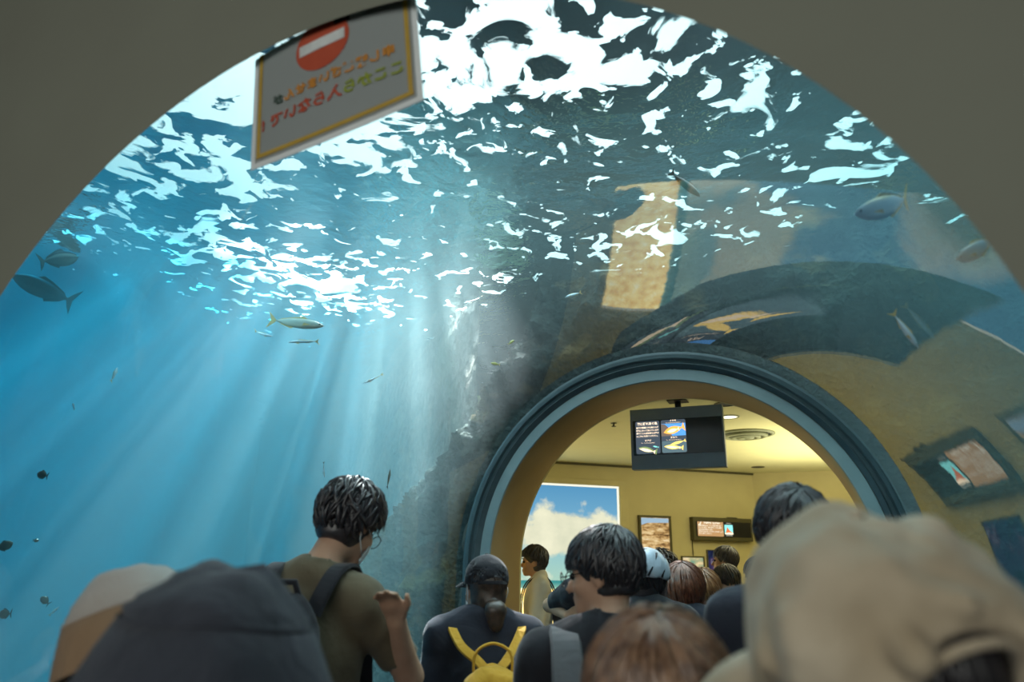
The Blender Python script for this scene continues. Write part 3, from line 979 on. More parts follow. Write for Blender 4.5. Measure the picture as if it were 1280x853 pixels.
# ------------------------------------------------------------------ the hanging no-entry sign behind the portal edge
M_sheet, nt, out = new_mat('laminated_white_sheet')
b = N(nt, 'ShaderNodeBsdfPrincipled', i_Roughness=0.35)
b.inputs['Base Color'].default_value = (0.46, 0.50, 0.50, 1)
tl = N(nt, 'ShaderNodeBsdfTranslucent'); tl.inputs[0].default_value = (0.42, 0.48, 0.49, 1)
ms = N(nt, 'ShaderNodeMixShader', i_0=0.35)
nt.links.new(b.outputs[0], ms.inputs[1]); nt.links.new(tl.outputs[0], ms.inputs[2]); nt.links.new(ms.outputs[0], out.inputs[0])
M_film = mat_simple('clear_film_edge', (0.80, 0.84, 0.85), (0.76, 0.8, 0.82), 0.25, 5, 0.0)
M_sred = mat_simple('sign_red_print', (0.50, 0.09, 0.045), (0.47, 0.08, 0.04), 0.6, 30, 0.0)
M_swhite = mat_simple('sign_white_print', (0.72, 0.76, 0.76), None, 0.6, 30, 0.0)
M_sorange = mat_simple('sign_orange_print', (0.62, 0.27, 0.05), (0.58, 0.24, 0.04), 0.6, 30, 0.0)
M_sgold = mat_simple('sign_gold_print', (0.50, 0.33, 0.06), (0.46, 0.30, 0.05), 0.6, 30, 0.0)
M_sgreen = mat_simple('sign_green_print', (0.30, 0.36, 0.03), (0.27, 0.33, 0.03), 0.6, 30, 0.0)
M_sdark = mat_simple('sign_dark_print', (0.06, 0.10, 0.08), None, 0.6, 30, 0.0)
SW, SH = 0.458, 0.335
sign = empty('no_entry_sign', (-0.233, 1.060, 2.489)); sign.rotation_euler = (R(-1), R(-8.2), 0)
tag(sign, 'white no entry sign seen from behind, mirrored lettering, hanging at the portal top', 'sign')


def bend(x):                       # the sheet bows a little towards the camera in its middle
    return -0.012 * (1 - ((x - SW / 2) / (SW / 2)) ** 2)


def sheet(name, x0, x1, z0, z1, off, mat, th=0.0012, n=16):
    V, F = [], []
    for i in range(n + 1):
        x = x0 + (x1 - x0) * i / n
        sag = -0.016 * (1 - ((x - SW / 2) / (SW / 2)) ** 2) if z0 <= 0.03 else 0
        for z in (z0 + sag * (1 if z0 <= 0.03 else 0), z1 + (sag if z1 <= 0.03 else 0)):
            V.append((x, bend(x) + off, z)); V.append((x, bend(x) + off - th, z))
    for i in range(n):
        a, b_ = i * 4, i * 4 + 4
        F += [(a, a + 2, b_ + 2, b_), (a + 1, b_ + 1, b_ + 3, a + 3), (a, b_, b_ + 1, a + 1), (a + 2, a + 3, b_ + 3, b_ + 2)]
    F += [(0, 1, 3, 2), (n * 4, n * 4 + 2, n * 4 + 3, n * 4 + 1)]
    return mesh_obj(name, V, F, mat, sign, False)


sheet('film', -.008, SW + .008, -.010, SH, 0.0, M_film)
sheet('print', 0.006, SW - .006, 0.006, SH, -.0014, M_sheet)
sheet('border', .012, SW - .012, .014, .026, -.0030, M_sgold)
for xx in (.012, SW - .024): sheet('border', xx, xx + .011, .015, SH, -.0030, M_sgold, n=2)


def on_sheet(o):
    """lay a flat part onto the bowed sheet"""
    me = o.data
    for v in me.vertices: v.co.y += bend(v.co.x)
    return o


cx_, cz_ = .212, .268
on_sheet(shape_obj('no_entry_disc', [(cx_ + .078 * math.cos(2 * PI * k / 40), cz_ + .078 * math.sin(2 * PI * k / 40)) for k in range(40)], -.0045, M_sred, sign, .001))
on_sheet(shape_obj('no_entry_bar', [(cx_ - .066, cz_ - .016), (cx_, cz_ - .016), (cx_ + .066, cz_ - .016), (cx_ + .066, cz_ + .016), (cx_, cz_ + .016), (cx_ - .066, cz_ + .016)], -.0062, M_swhite, sign, .001))


def sign_text(body, xr, z, size, mat, bold):
    """characters one by one, mirrored, running leftwards from xr along the bowed sheet"""
    for k, ch in enumerate(body):
        x = xr - k * size * 1.02
        slope = math.atan2(bend(x + .01) - bend(x - .01), .02)
        text_obj('lettering', ch, (x, bend(x) - .0052, z), size, mat, sign, rot=(PI / 2, 0, PI + slope), bold=bold)


sign_text('申し訳ございません', .392, .155, .034, M_sorange, .0014)
sign_text('が', .392 - 9 * .034 * 1.02, .155, .030, M_sdark, .0016)
sign_text('ここから', .410, .098, .040, M_sgreen, .0014)
sign_text('入らないで!', .410 - 4 * .040 * 1.02, .098, .042, M_sred, .0014)
for xx in (.27, .40):
    box('clip', (xx - .02, bend(xx) - .008, SH - .03), (xx + .02, bend(xx) + .006, SH + .02), M_black, sign)

# ------------------------------------------------------------------ fish
def fish_mat(name, back, side, belly, rough=0.3):
    m, nt, out = new_mat(name)
    b = N(nt, 'ShaderNodeBsdfPrincipled', i_Roughness=rough)
    b.inputs['Specular IOR Level'].default_value = 0.6
    b.inputs['Metallic'].default_value = 0.15
    tc = N(nt, 'ShaderNodeTexCoord'); sp = N(nt, 'ShaderNodeSeparateXYZ'); nt.links.new(tc.outputs['Object'], sp.inputs[0])
    nz = N(nt, 'ShaderNodeTexNoise', i_Scale=30.0); nt.links.new(tc.outputs['Object'], nz.inputs['Vector'])
    z = math_n(nt, 'ADD', math_n(nt, 'MULTIPLY_ADD', sp.outputs[2], 4.0, 0.5), math_n(nt, 'MULTIPLY_ADD', nz.outputs[0], 0.06, -0.03))
    nt.links.new(ramp(nt, z, [(0.40, belly), (0.50, side), (0.565, side), (0.61, back)]), b.inputs['Base Color'])
    nt.links.new(b.outputs[0], out.inputs[0])
    return m


M_fsilver = fish_mat('silver_fish_skin', (0.16, 0.21, 0.12), (0.42, 0.50, 0.48), (0.88, 0.86, 0.72))
M_fpale = fish_mat('pale_fish_skin', (0.72, 0.70, 0.48), (0.55, 0.70, 0.80), (0.9, 0.95, 0.98))
M_fdark = fish_mat('dark_fish_skin', (0.018, 0.03, 0.035), (0.03, 0.045, 0.05), (0.07, 0.09, 0.09))
M_fbrown = fish_mat('brown_fish_skin', (0.05, 0.035, 0.025), (0.08, 0.06, 0.04), (0.10, 0.08, 0.05))
M_fgrn = fish_mat('yellow_green_fish_skin', (0.35, 0.42, 0.12), (0.5, 0.5, 0.18), (0.62, 0.58, 0.3))
M_fin_y = mat_simple('yellow_tail_fin', (0.62, 0.50, 0.24), (0.5, 0.4, 0.2), 0.5, 40, 0.1)
M_fin_d = mat_simple('dark_fin', (0.035, 0.05, 0.05), None, 0.5, 40, 0.1)
M_eye = mat_simple('dark_eye', (0.01, 0.01, 0.012), None, 0.1, 10, 0.0)


def make_fish(label, cat_name, loc, heading, L, deep, wide, mats, curve=0.0, roll=0.0, pitch=0.0, group=None):
    """heading: world direction (degrees in plan) the head points to; the body lies along local +x"""
    e = empty(cat_name, loc)
    e.rotation_euler = Matrix.Rotation(R(heading), 3, 'Z').to_4x4().to_3x3().to_euler()
    e.rotation_euler = (Matrix.Rotation(R(heading), 3, 'Z') @ Matrix.Rotation(R(-pitch), 3, 'Y') @ Matrix.Rotation(R(roll), 3, 'X')).to_euler()
    tag(e, label, 'fish', group)
    prof = [(.5, .02), (.47, .20), (.41, .50), (.30, .82), (.15, 1.0), (0, .98), (-.15, .78), (-.28, .46), (-.37, .20), (-.41, .15)]
    cv = lambda x: curve * L * (x * x) * 2.0
    V, F = [], []
    n = 12
    for (x, h) in prof:
        for k in range(n):
            a = 2 * PI * k / n
            V.append((x * L, cv(x) + math.cos(a) * h * wide * L / 2 * (0.9 if h > .3 else 1), math.sin(a) * h * deep * L / 2))
    for i in range(len(prof) - 1):
        for k in range(n):
            k2 = (k + 1) % n
            F.append((i * n + k, i * n + k2, (i + 1) * n + k2, (i + 1) * n + k))
    F.append(tuple(range(n))); F.append(tuple((len(prof) - 1) * n + k for k in reversed(range(n))))
    mesh_obj('body', V, F, mats[0], e, True)

    def fin(name, pts, t=0.006):
        a = [(x * L, cv(x) - t * L, z * L) for x, z in pts]; b = [(x * L, cv(x) + t * L, z * L) for x, z in pts]
        m = len(pts)
        FF = [tuple(range(m)), tuple(range(2 * m - 1, m - 1, -1))] + [(k, k + m, (k + 1) % m + m, (k + 1) % m) for k in range(m)]
        return mesh_obj(name, a + b, FF, mats[1], e)
    d = deep
    fin('tail_fin', [(-.40, .05 * d), (-.47, .3 * d + .02), (-.56, .42 * d + .07), (-.515, .05), (-.495, 0.0), (-.515, -.05), (-.56, -.42 * d - .07), (-.47, -.3 * d - .02), (-.40, -.05 * d)])
    fin('dorsal_fin', [(.18, .46 * d), (.10, .60 * d + .015), (-.05, .56 * d), (-.3, .28 * d), (-.36, .10 * d), (-.2, .24 * d)])
    fin('anal_fin', [(-.05, -.40 * d), (-.10, -.54 * d - .01), (-.3, -.28 * d), (-.36, -.10 * d), (-.2, -.24 * d)])
    for s in (-1, 1):
        y = s * wide * L * .46
        V2 = [(.26 * L, cv(.26) + y, -.02 * L), (.12 * L, cv(.12) + y + s * .03 * L, -.07 * L), (.14 * L, cv(.14) + y + s * .02 * L, .0 * L)]
        V2 += [(a, b + s * .004 * L, c) for a, b, c in V2]
        mesh_obj('pectoral_fin', V2, [(0, 1, 2), (5, 4, 3), (0, 3, 4, 1), (1, 4, 5, 2), (2, 5, 3, 0)], mats[1], e)
        V3, F3 = [], []
        ex, ez, er = .415 * L, .10 * d * L, .045 * d * L + .006 * L
        for i in range(5):
            a = PI * i / 4
            for k in range(8):
                b_ = 2 * PI * k / 8
                V3.append((ex + er * math.sin(a) * math.cos(b_), cv(.415) + s * wide * L * .20 + s * er * .6 * math.cos(a), ez + er * math.sin(a) * math.sin(b_)))
        for i in range(4):
            for k in range(8):
                F3.append((i * 8 + k, i * 8 + (k + 1) % 8, (i + 1) * 8 + (k + 1) % 8, (i + 1) * 8 + k))
        mesh_obj('eye', V3, F3, M_eye, e, True)
    return e


RH = math.degrees(math.atan2(RGT[1], RGT[0]))     # plan heading of the picture's right-hand direction
S_ = (M_fsilver, M_fin_y); P_ = (M_fpale, M_fin_y); D_ = (M_fdark, M_fin_d); B_ = (M_fbrown, M_fin_d); G_ = (M_fgrn, M_fin_y)
fl = lambda px, py, D: tuple(at(px, py, D))
make_fish('largest silver horse mackerel swimming to the right in the light shafts', 'horse_mackerel', fl(372, 404, 3.2), RH, .255, .20, .12, S_, pitch=-6)
make_fish('tiny pale fish heading down and right just below the silver mackerel tail', 'small_fish', fl(329, 418, 3.3), RH - 10, .10, .13, .10, P_, curve=.12, pitch=-18, roll=50)
make_fish('thin pale fish heading left just under the silver mackerel belly', 'small_fish', fl(379, 427, 3.3), RH + 180, .145, .10, .10, P_, curve=.10, roll=-40, pitch=-2)
make_fish('thin pale fish pointing down and left, alone below the foam edge', 'small_fish', fl(466, 474, 3.4), RH + 180, .105, .12, .09, P_, pitch=-28, roll=40)
make_fish('white sliver of a fish close under the surface left of the rock edge', 'small_fish', fl(592, 376, 3.8), RH + 180, .11, .08, .07, P_, pitch=-24, curve=.12, roll=60)
make_fish('upper of the two yellow-green fish by the rock edge', 'small_fish', fl(639, 428, 4.1), RH + 20, .05, .30, .12, G_, pitch=40)
make_fish('lower of the two yellow-green fish by the rock edge', 'small_fish', fl(619, 455, 4.1), RH + 190, .055, .30, .12, G_, pitch=6)
make_fish('dark fish slanting down against the bright water surface at the top right', 'dark_fish', fl(857, 231, 2.6), RH, .145, .22, .16, D_, pitch=-44)
make_fish('large faint grey fish at the left edge close to the portal wall', 'large_fish', fl(55, 362, 5.0), RH + 180, .53, .26, .14, D_, pitch=22, curve=.1)
make_fish('faint dark fish just above the large grey fish at the left edge', 'large_fish', fl(75, 324, 4.9), RH + 60, .27, .42, .2, D_, pitch=30)
make_fish('pale little fish hanging upright in the blue water at left', 'small_fish', fl(143, 468, 3.0), RH + 90, .075, .22, .14, P_, pitch=70)
make_fish('tiny pale fish below the upright pale one in the blue water', 'small_fish', fl(92, 508, 3.0), RH + 150, .04, .24, .14, P_, pitch=50)
make_fish('small teal fish hanging head down left of the person in khaki', 'small_fish', fl(405, 588, 4.0), RH + 80, .09, .16, .10, (M_fpale, M_fin_d), pitch=-72)
make_fish('small brown fish hanging upright by the head of the person in khaki', 'small_fish', fl(486, 598, 4.2), RH + 80, .12, .18, .12, B_, pitch=75)
make_fish('tiny white fish low in the blue water at the left edge', 'small_fish', fl(68, 764, 2.9), RH + 30, .045, .2, .14, P_, pitch=50)
make_fish('small bluish fish gliding left over the dark rock by the tunnel top', 'small_fish', fl(716, 369, 4.0), RH + 180, .10, .2, .12, P_, pitch=-20)
make_fish('pale white-backed fish curving up to the right at the upper right of the tunnel', 'pale_fish', fl(1108, 258, 1.75), RH + 190, .175, .34, .10, P_, pitch=-22, curve=-.22, roll=-30)
make_fish('pale fish cut by the portal edge at the far right', 'pale_fish', fl(1222, 312, 1.6), RH + 185, .12, .36, .10, P_, pitch=-30, curve=-.15, roll=-30)
make_fish('slim blue-white fish diving in front of the reflected screen at right', 'small_fish', fl(1132, 413, 1.9), RH, .115, .14, .10, P_, pitch=-62, roll=40)
for (px, py, D, L, hd, pt, lab) in ((53, 594, 2.9, .055, 170, 10, 'small dark brown fish level with the tunnel middle, highest of the five at left'),
                                    (6, 683, 2.8, .06, 20, 30, 'small dark brown fish cut by the left picture edge, upper one'),
                                    (45, 676, 3.0, .025, 60, 0, 'tiniest dark speck of a fish right of the upper edge fish'),
                                    (56, 751, 2.9, .045, 200, 40, 'small dark brown fish head down above the lowest edge fish'),
                                    (6, 768, 2.8, .06, 170, -5, 'small dark brown fish at the left picture edge, lowest one')):
    make_fish(lab, 'small_fish', fl(px, py, D), RH + hd, L, .62, .3, B_, pitch=pt, group='small brown fish in the blue water')

# ------------------------------------------------------------------ people: one continuous surface per body, grown from a distance field
class Field:
    def __init__(s, lo, hi, h):
        s.lo = np.array(lo, float); s.h = h
        s.n = np.ceil((np.array(hi) - s.lo) / h).astype(int) + 1
        s.F = np.full(tuple(s.n), 0.3, np.float32)

    def region(s, lo, hi):
        a = np.clip(np.floor((lo - s.lo) / s.h).astype(int), 0, s.n)
        b = np.clip(np.ceil((hi - s.lo) / s.h).astype(int) + 1, 0, s.n)
        if np.any(b <= a): return None, None
        g = [s.lo[i] + s.h * np.arange(a[i], b[i]) for i in range(3)]
        P = np.stack(np.meshgrid(*g, indexing='ij'), -1)
        return tuple(slice(a[i], b[i]) for i in range(3)), P

    def put(s, sl, d, k, op='add'):
        F = s.F[sl]
        if op == 'add':
            h = np.clip(0.5 + 0.5 * (F - d) / max(k, 1e-6), 0, 1)
            s.F[sl] = F * (1 - h) + d * h - k * h * (1 - h)
        else:                                     # subtract
            d = -d
            h = np.clip(0.5 - 0.5 * (F - d) / max(k, 1e-6), 0, 1)
            s.F[sl] = F * (1 - h) + d * h + k * h * (1 - h)

    def cone(s, a, b, ra, rb, k=0.02, op='add', flat=None):
        a = np.array(a, float); b = np.array(b, float); m = max(ra, rb) + k * 1.5 + 0.03
        sl, P = s.region(np.minimum(a, b) - m, np.maximum(a, b) + m)
        if sl is None: return
        ab = b - a; q = P - a
        t = np.clip((q @ ab) / (ab @ ab + 1e-12), 0, 1)
        v = q - t[..., None] * ab
        if flat is not None:                      # squash along a direction: flat = (unit vector, factor)
            fv = np.array(flat[0], float); c = v @ fv
            v = v + (c * (1 / flat[1] - 1))[..., None] * fv
        s.put(sl, np.linalg.norm(v, axis=-1) - (ra + (rb - ra) * t), k, op)

    def ell(s, c, r, k=0.02, op='add', M=None):
        c = np.array(c, float); r = np.array(r, float); m = r.max() + k * 1.5 + 0.03
        sl, P = s.region(c - m, c + m)
        if sl is None: return
        q = P - c
        if M is not None: q = q @ M               # into the local frame (columns of M are its axes)
        k0 = np.linalg.norm(q / r, axis=-1); k1 = np.linalg.norm(q / (r * r), axis=-1) + 1e-9
        s.put(sl, k0 * (k0 - 1) / k1, k, op)

    def clip(s, n, d):
        """keep the side where P.n < d"""
        sl, P = s.region(s.lo - 1, s.lo + s.n * s.h + 1)
        s.F = np.maximum(s.F, (P @ np.array(n, float) - d).astype(np.float32))

    def noise(s, amp, freq, stretch=(1, 1, 1), seed=0.0):
        sl, P = s.region(s.lo - 1, s.lo + s.n * s.h + 1)
        near = np.abs(s.F) < 0.05
        s.F[near] += (amp * fbm(P[near] * freq * np.array(stretch) + seed, 3)).astype(np.float32)

    def mesh(s, name, mat, parent, smooth_iter=1):
        F = s.F; nx, ny, nz = F.shape
        ins = F < 0
        c = np.zeros((nx - 1, ny - 1, nz - 1), np.uint8)
        offs = [(i, j, k) for i in (0, 1) for j in (0, 1) for k in (0, 1)]
        for (i, j, k) in offs: c += ins[i:nx - 1 + i, j:ny - 1 + j, k:nz - 1 + k]
        act = np.argwhere((c > 0) & (c < 8))
        idx = -np.ones(c.shape, int); idx[tuple(act.T)] = np.arange(len(act))
        acc = np.zeros((len(act), 3)); cnt = np.zeros(len(act))
        for a in range(8):
            for ax in range(3):
                if offs[a][ax]: continue
                b = list(offs[a]); b[ax] = 1
                fa = F[tuple((act + offs[a]).T)]; fb = F[tuple((act + b).T)]
                m = (fa < 0) != (fb < 0)
                t = fa[m] / (fa[m] - fb[m])
                p = np.tile(np.array(offs[a], float), (m.sum(), 1)); p[:, ax] += t
                acc[m] += p; cnt[m] += 1
        V = s.lo + s.h * (act + acc / cnt[:, None])
        Q = []
        for ax in range(3):
            o1, o2 = [(1, 2), (2, 0), (0, 1)][ax]
            A = np.take(ins, range(F.shape[ax] - 1), ax); B = np.take(ins, range(1, F.shape[ax]), ax)
            e = np.argwhere(A != B)
            ok = (e[:, o1] > 0) & (e[:, o2] > 0) & (e[:, o1] < F.shape[o1] - 1) & (e[:, o2] < F.shape[o2] - 1)
            e = e[ok]
            d1 = np.zeros(3, int); d1[o1] = 1; d2 = np.zeros(3, int); d2[o2] = 1
            q = np.stack([idx[tuple((e - d1 - d2).T)], idx[tuple((e - d2).T)], idx[tuple(e.T)], idx[tuple((e - d1).T)]], 1)
            fl_ = ~A[tuple(e.T)]
            q[fl_] = q[fl_][:, ::-1]
            Q.append(q)
        Q = np.concatenate(Q)
        # light smoothing towards neighbours
        for _ in range(smooth_iter):
            S = np.zeros_like(V); n_ = np.zeros(len(V))
            for i in range(4):
                np.add.at(S, Q[:, i], V[Q[:, (i + 1) % 4]] + V[Q[:, (i + 3) % 4]]); np.add.at(n_, Q[:, i], 2)
            V = 0.5 * V + 0.5 * S / np.maximum(n_, 1)[:, None]
        me = bpy.data.meshes.new(name)
        me.vertices.add(len(V)); me.vertices.foreach_set('co', V.astype(np.float32).ravel())
        me.loops.add(len(Q) * 4); me.loops.foreach_set('vertex_index', Q.astype(np.int32).ravel())
        me.polygons.add(len(Q)); me.polygons.foreach_set('loop_start', np.arange(0, len(Q) * 4, 4, dtype=np.int32))
        me.polygons.foreach_set('use_smooth', [True] * len(Q))
        me.update(calc_edges=True); me.validate()
        o = bpy.data.objects.new(name, me); COL.objects.link(o)
        me.materials.append(mat)
        if parent: o.parent = parent
        return o


def rotm(pitch=0.0, yaw=0.0, roll=0.0):
    """head frame: x right, y where the face looks, z up; degrees; pitch < 0 looks down, yaw > 0 turns left"""
    return np.array(Matrix.Rotation(R(yaw), 3, 'Z') @ Matrix.Rotation(R(pitch), 3, 'X') @ Matrix.Rotation(R(roll), 3, 'Y'))


M_skin = mat_simple('skin', (0.52, 0.32, 0.22), (0.46, 0.27, 0.18), 0.55, 14, 0.08, 160, spec=0.35)
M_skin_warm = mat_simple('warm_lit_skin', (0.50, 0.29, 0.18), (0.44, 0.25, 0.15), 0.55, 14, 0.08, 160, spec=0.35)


def hair_mat(name, dark, light_):
    m, nt, out = new_mat(name)
    b = N(nt, 'ShaderNodeBsdfPrincipled', i_Roughness=0.38)
    b.inputs['Specular IOR Level'].default_value = 0.75
    b.inputs['Anisotropic'].default_value = 0.5
    tc = N(nt, 'ShaderNodeTexCoord')
    nz = N(nt, 'ShaderNodeTexNoise', i_Scale=45.0, i_Detail=4.0)
    nt.links.new(tc.outputs['Object'], nz.inputs['Vector'])
    nt.links.new(ramp(nt, nz.outputs[0], [(0.35, dark), (0.65, light_)]), b.inputs['Base Color'])
    nt.links.new(b.outputs[0], out.inputs[0])
    return m


H_black = hair_mat('black_hair', (0.012, 0.011, 0.014), (0.035, 0.032, 0.038))
H_brown = hair_mat('brown_hair', (0.12, 0.06, 0.035), (0.30, 0.17, 0.10))
H_red = hair_mat('reddish_brown_hair', (0.09, 0.028, 0.014), (0.20, 0.07, 0.035))
H_ginger = hair_mat('ginger_brown_hair', (0.16, 0.06, 0.02), (0.28, 0.12, 0.045))
H_dkbrown = hair_mat('dark_brown_hair', (0.025, 0.016, 0.012), (0.07, 0.045, 0.03))


def cloth(name, a, b=None, rough=0.85, fold=9.0):
    m, nt, out = new_mat(name)
    p = N(nt, 'ShaderNodeBsdfPrincipled', i_Roughness=rough)
    p.inputs['Specular IOR Level'].default_value = 0.2
    p.inputs['Sheen Weight'].default_value = 0.15
    tc = N(nt, 'ShaderNodeTexCoord')
    nz = N(nt, 'ShaderNodeTexNoise', i_Scale=6.0, i_Detail=4.0)
    wv = N(nt, 'ShaderNodeTexNoise', i_Scale=420.0, i_Detail=1.0)
    fd = N(nt, 'ShaderNodeTexNoise', i_Scale=fold, i_Detail=3.0, i_Distortion=0.6)
    for n in (nz, wv, fd): nt.links.new(tc.outputs['Object'], n.inputs['Vector'])
    nt.links.new(ramp(nt, nz.outputs[0], [(0.3, b or tuple(c * .8 for c in a)), (0.7, a)]), p.inputs['Base Color'])
    h = math_n(nt, 'MULTIPLY_ADD', wv.outputs[0], 0.03, fd.outputs[0])
    bp = N(nt, 'ShaderNodeBump', i_Strength=0.6, i_Distance=0.02)
    nt.links.new(h, bp.inputs['Height']); nt.links.new(bp.outputs[0], p.inputs['Normal'])
    nt.links.new(p.outputs[0], out.inputs[0])
    return m


C_khaki = cloth('khaki_cotton', (0.15, 0.125, 0.08), (0.12, 0.10, 0.065))
C_black = cloth('black_cotton', (0.022, 0.023, 0.030), (0.016, 0.017, 0.022))
C_navy = cloth('dark_navy_cotton', (0.03, 0.034, 0.05), (0.022, 0.025, 0.038))
C_white = cloth('white_cotton', (0.62, 0.58, 0.46), (0.56, 0.52, 0.42))
C_yellow = cloth('pale_yellow_cotton', (0.62, 0.58, 0.28), (0.56, 0.52, 0.25))
C_jeans = cloth('dark_trouser_cloth', (0.03, 0.035, 0.05))
C_grey = cloth('grey_cotton', (0.12, 0.125, 0.135), (0.10, 0.105, 0.115))
C_brown = cloth('brown_cotton', (0.12, 0.075, 0.05))
C_hatblack = cloth('black_hat_cloth', (0.055, 0.062, 0.082), (0.035, 0.04, 0.055), fold=14)
C_hattan = cloth('tan_hat_cloth', (0.30, 0.20, 0.12), (0.25, 0.165, 0.10), fold=12)
C_hatpale = cloth('pale_grey_hat_cloth', (0.45, 0.42, 0.39), (0.40, 0.37, 0.34), fold=12)
C_beige = cloth('beige_cap_cloth', (0.66, 0.58, 0.45), (0.36, 0.28, 0.18), fold=9)
C_scarf = cloth('pale_blue_satin', (0.42, 0.50, 0.58), (0.36, 0.44, 0.53), 0.4)
C_mustard = cloth('mustard_canvas', (0.62, 0.34, 0.03), (0.55, 0.29, 0.025), 0.7, 16)
C_mask = cloth('white_mask_fabric', (0.60, 0.66, 0.70), None, 0.8, 30)
M_shoe = mat_simple('dark_shoe', (0.03, 0.03, 0.035), None, 0.6, 20, 0.1)
M_frame = mat_simple('thin_dark_spectacle_frame', (0.03, 0.025, 0.02), None, 0.25, 20, 0.0, metallic=0.6)


def hair_strips(name, M, c, mat, parent, n=420, seed=1, crown=(0.0, -0.45, 0.9), front=0.055, side=-0.02, back=-0.08,
                length=0.0, width=0.011, lift=0.010, wave=0.0, r=(0.083, 0.104, 0.096), segs=7, mess=0.25, wet=1.0):
    """clumps of hair combed out from the crown over the skull; joined into one hair part"""
    g = np.random.default_rng(seed)
    cr = np.array(crown, float); cr /= np.linalg.norm(cr)
    e1 = np.cross(cr, (0, 1, 0)); e1 /= np.linalg.norm(e1); e2 = np.cross(cr, e1)
    r = np.array(r); cen = np.array((0, -0.012, 0.030))
    V, F = [], []
    for q in range(n):
        az = g.uniform(0, 2 * PI); t0 = abs(g.normal(0, .45)) + 0.02 if q < n * .35 else math.acos(1 - g.uniform(0, 1.25))
        d_lift = lift * g.uniform(.5, 1.25); w = width * g.uniform(.6, 1.3)
        step = g.uniform(.16, .24); P = []; t = t0; a = az
        hang = None
        swirl = g.uniform(.0, .12) + g.normal(0, mess) * .25
        ph = g.uniform(0, 6)
        for k in range(segs + 1):
            if hang is None:
                d = math.cos(t) * cr + math.sin(t) * (math.cos(a) * e1 + math.sin(a) * e2)
                p = cen + d * (r + d_lift * (1 + .5 * math.sin(k * .9 + ph) * mess))
                fr = smooth01((d[1] + .25) / .9)
                lim = front * fr + (1 - fr) * (side if d[1] > -.25 else back)
                if p[2] < lim:
                    if length <= 0 or d[1] > .45: P.append(p); break
                    hang = p
            else:
                hang = hang + np.array((math.sin(k * 1.3 + ph) * wave, math.cos(k * 1.1 + ph) * wave, -length / segs * g.uniform(.8, 1.2)))
                p = hang
            P.append(p)
            t += step; a += swirl * .5
        if length > 0 and hang is not None:
            for k in range(5):
                hang = hang + np.array((math.sin(k * 1.3 + ph) * wave, math.cos(k * 1.1 + ph) * wave - .002, -length / 6 * g.uniform(.7, 1.2)))
                P.append(hang)
        if len(P) < 3: continue
        P = np.array(P); m = len(P)
        T = np.gradient(P, axis=0); T /= np.linalg.norm(T, axis=1)[:, None] + 1e-9
        O = P - cen; O[:, 2] *= .6 if length > 0 else 1; O /= np.linalg.norm(O, axis=1)[:, None] + 1e-9
        S = np.cross(T, O); S /= np.linalg.norm(S, axis=1)[:, None] + 1e-9
        b = len(V)
        for k in range(m):
            u = k / (m - 1); ww = w * (0.55 + .9 * u) * (1 - u ** 3 * .9) * .8 + .0006
            hgt = .0042 * (1 - u ** 2) + .0008
            V += [P[k] - S[k] * ww, P[k] + O[k] * hgt, P[k] + S[k] * ww]
        for k in range(m - 1):
            i, j = b + k * 3, b + k * 3 + 3
            F += [(i, i + 1, j + 1, j), (i + 1, i + 2, j + 2, j + 1), (i + 2, i, j, j + 2)]
    V = np.array(V) @ M.T + c
    return V, F


def make_hair(M, c, mat, parent, strips, fringe=None, cap_r=(0.0815, 0.1025, 0.0945), back_cut=-0.085, h=0.008, extra=None):
    lo = c - .2; hi = c + .2
    if extra: lo = np.minimum(lo, c + extra[0]); hi = np.maximum(hi, c + extra[1])
    f = Field(lo, hi, h)
    f.ell(c + M @ np.array((0, -.012, .030)), cap_r, .01, M=M)
    f.ell(c + M @ np.array((0, -.030, -.035)), (.072, .075, .07), .02, M=M)
    f.ell(c + M @ np.array((0, .115, -.035)), (.105, .090, .082), .012, 'sub', M=M)
    for s_ in (-1, 1): f.ell(c + M @ np.array((s_ * .088, .012, -.035)), (.026, .042, .045), .008, 'sub', M=M)
    f.clip(-M[:, 2], -(c @ M[:, 2]) - back_cut)
    if extra: extra[2](f)
    f.noise(.0045, 28, seed=c[0] * 7)
    o = f.mesh('hair', mat, parent, 1)
    if strips:
        V, F = strips
        me = o.data
        v0 = np.empty(len(me.vertices) * 3, np.float32); me.vertices.foreach_get('co', v0)
        polys = [tuple(p.vertices) for p in me.polygons]
        nv = len(me.vertices)
        new = bpy.data.meshes.new('hair')
        new.from_pydata([tuple(map(float, x)) for x in v0.reshape(-1, 3)] + [tuple(map(float, x)) for x in V], [], polys + [tuple(i + nv for i in f_) for f_ in F])
        new.polygons.foreach_set('use_smooth', [True] * len(new.polygons))
        new.materials.append(mat)
        o.data = new; bpy.data.meshes.remove(me)
    return o


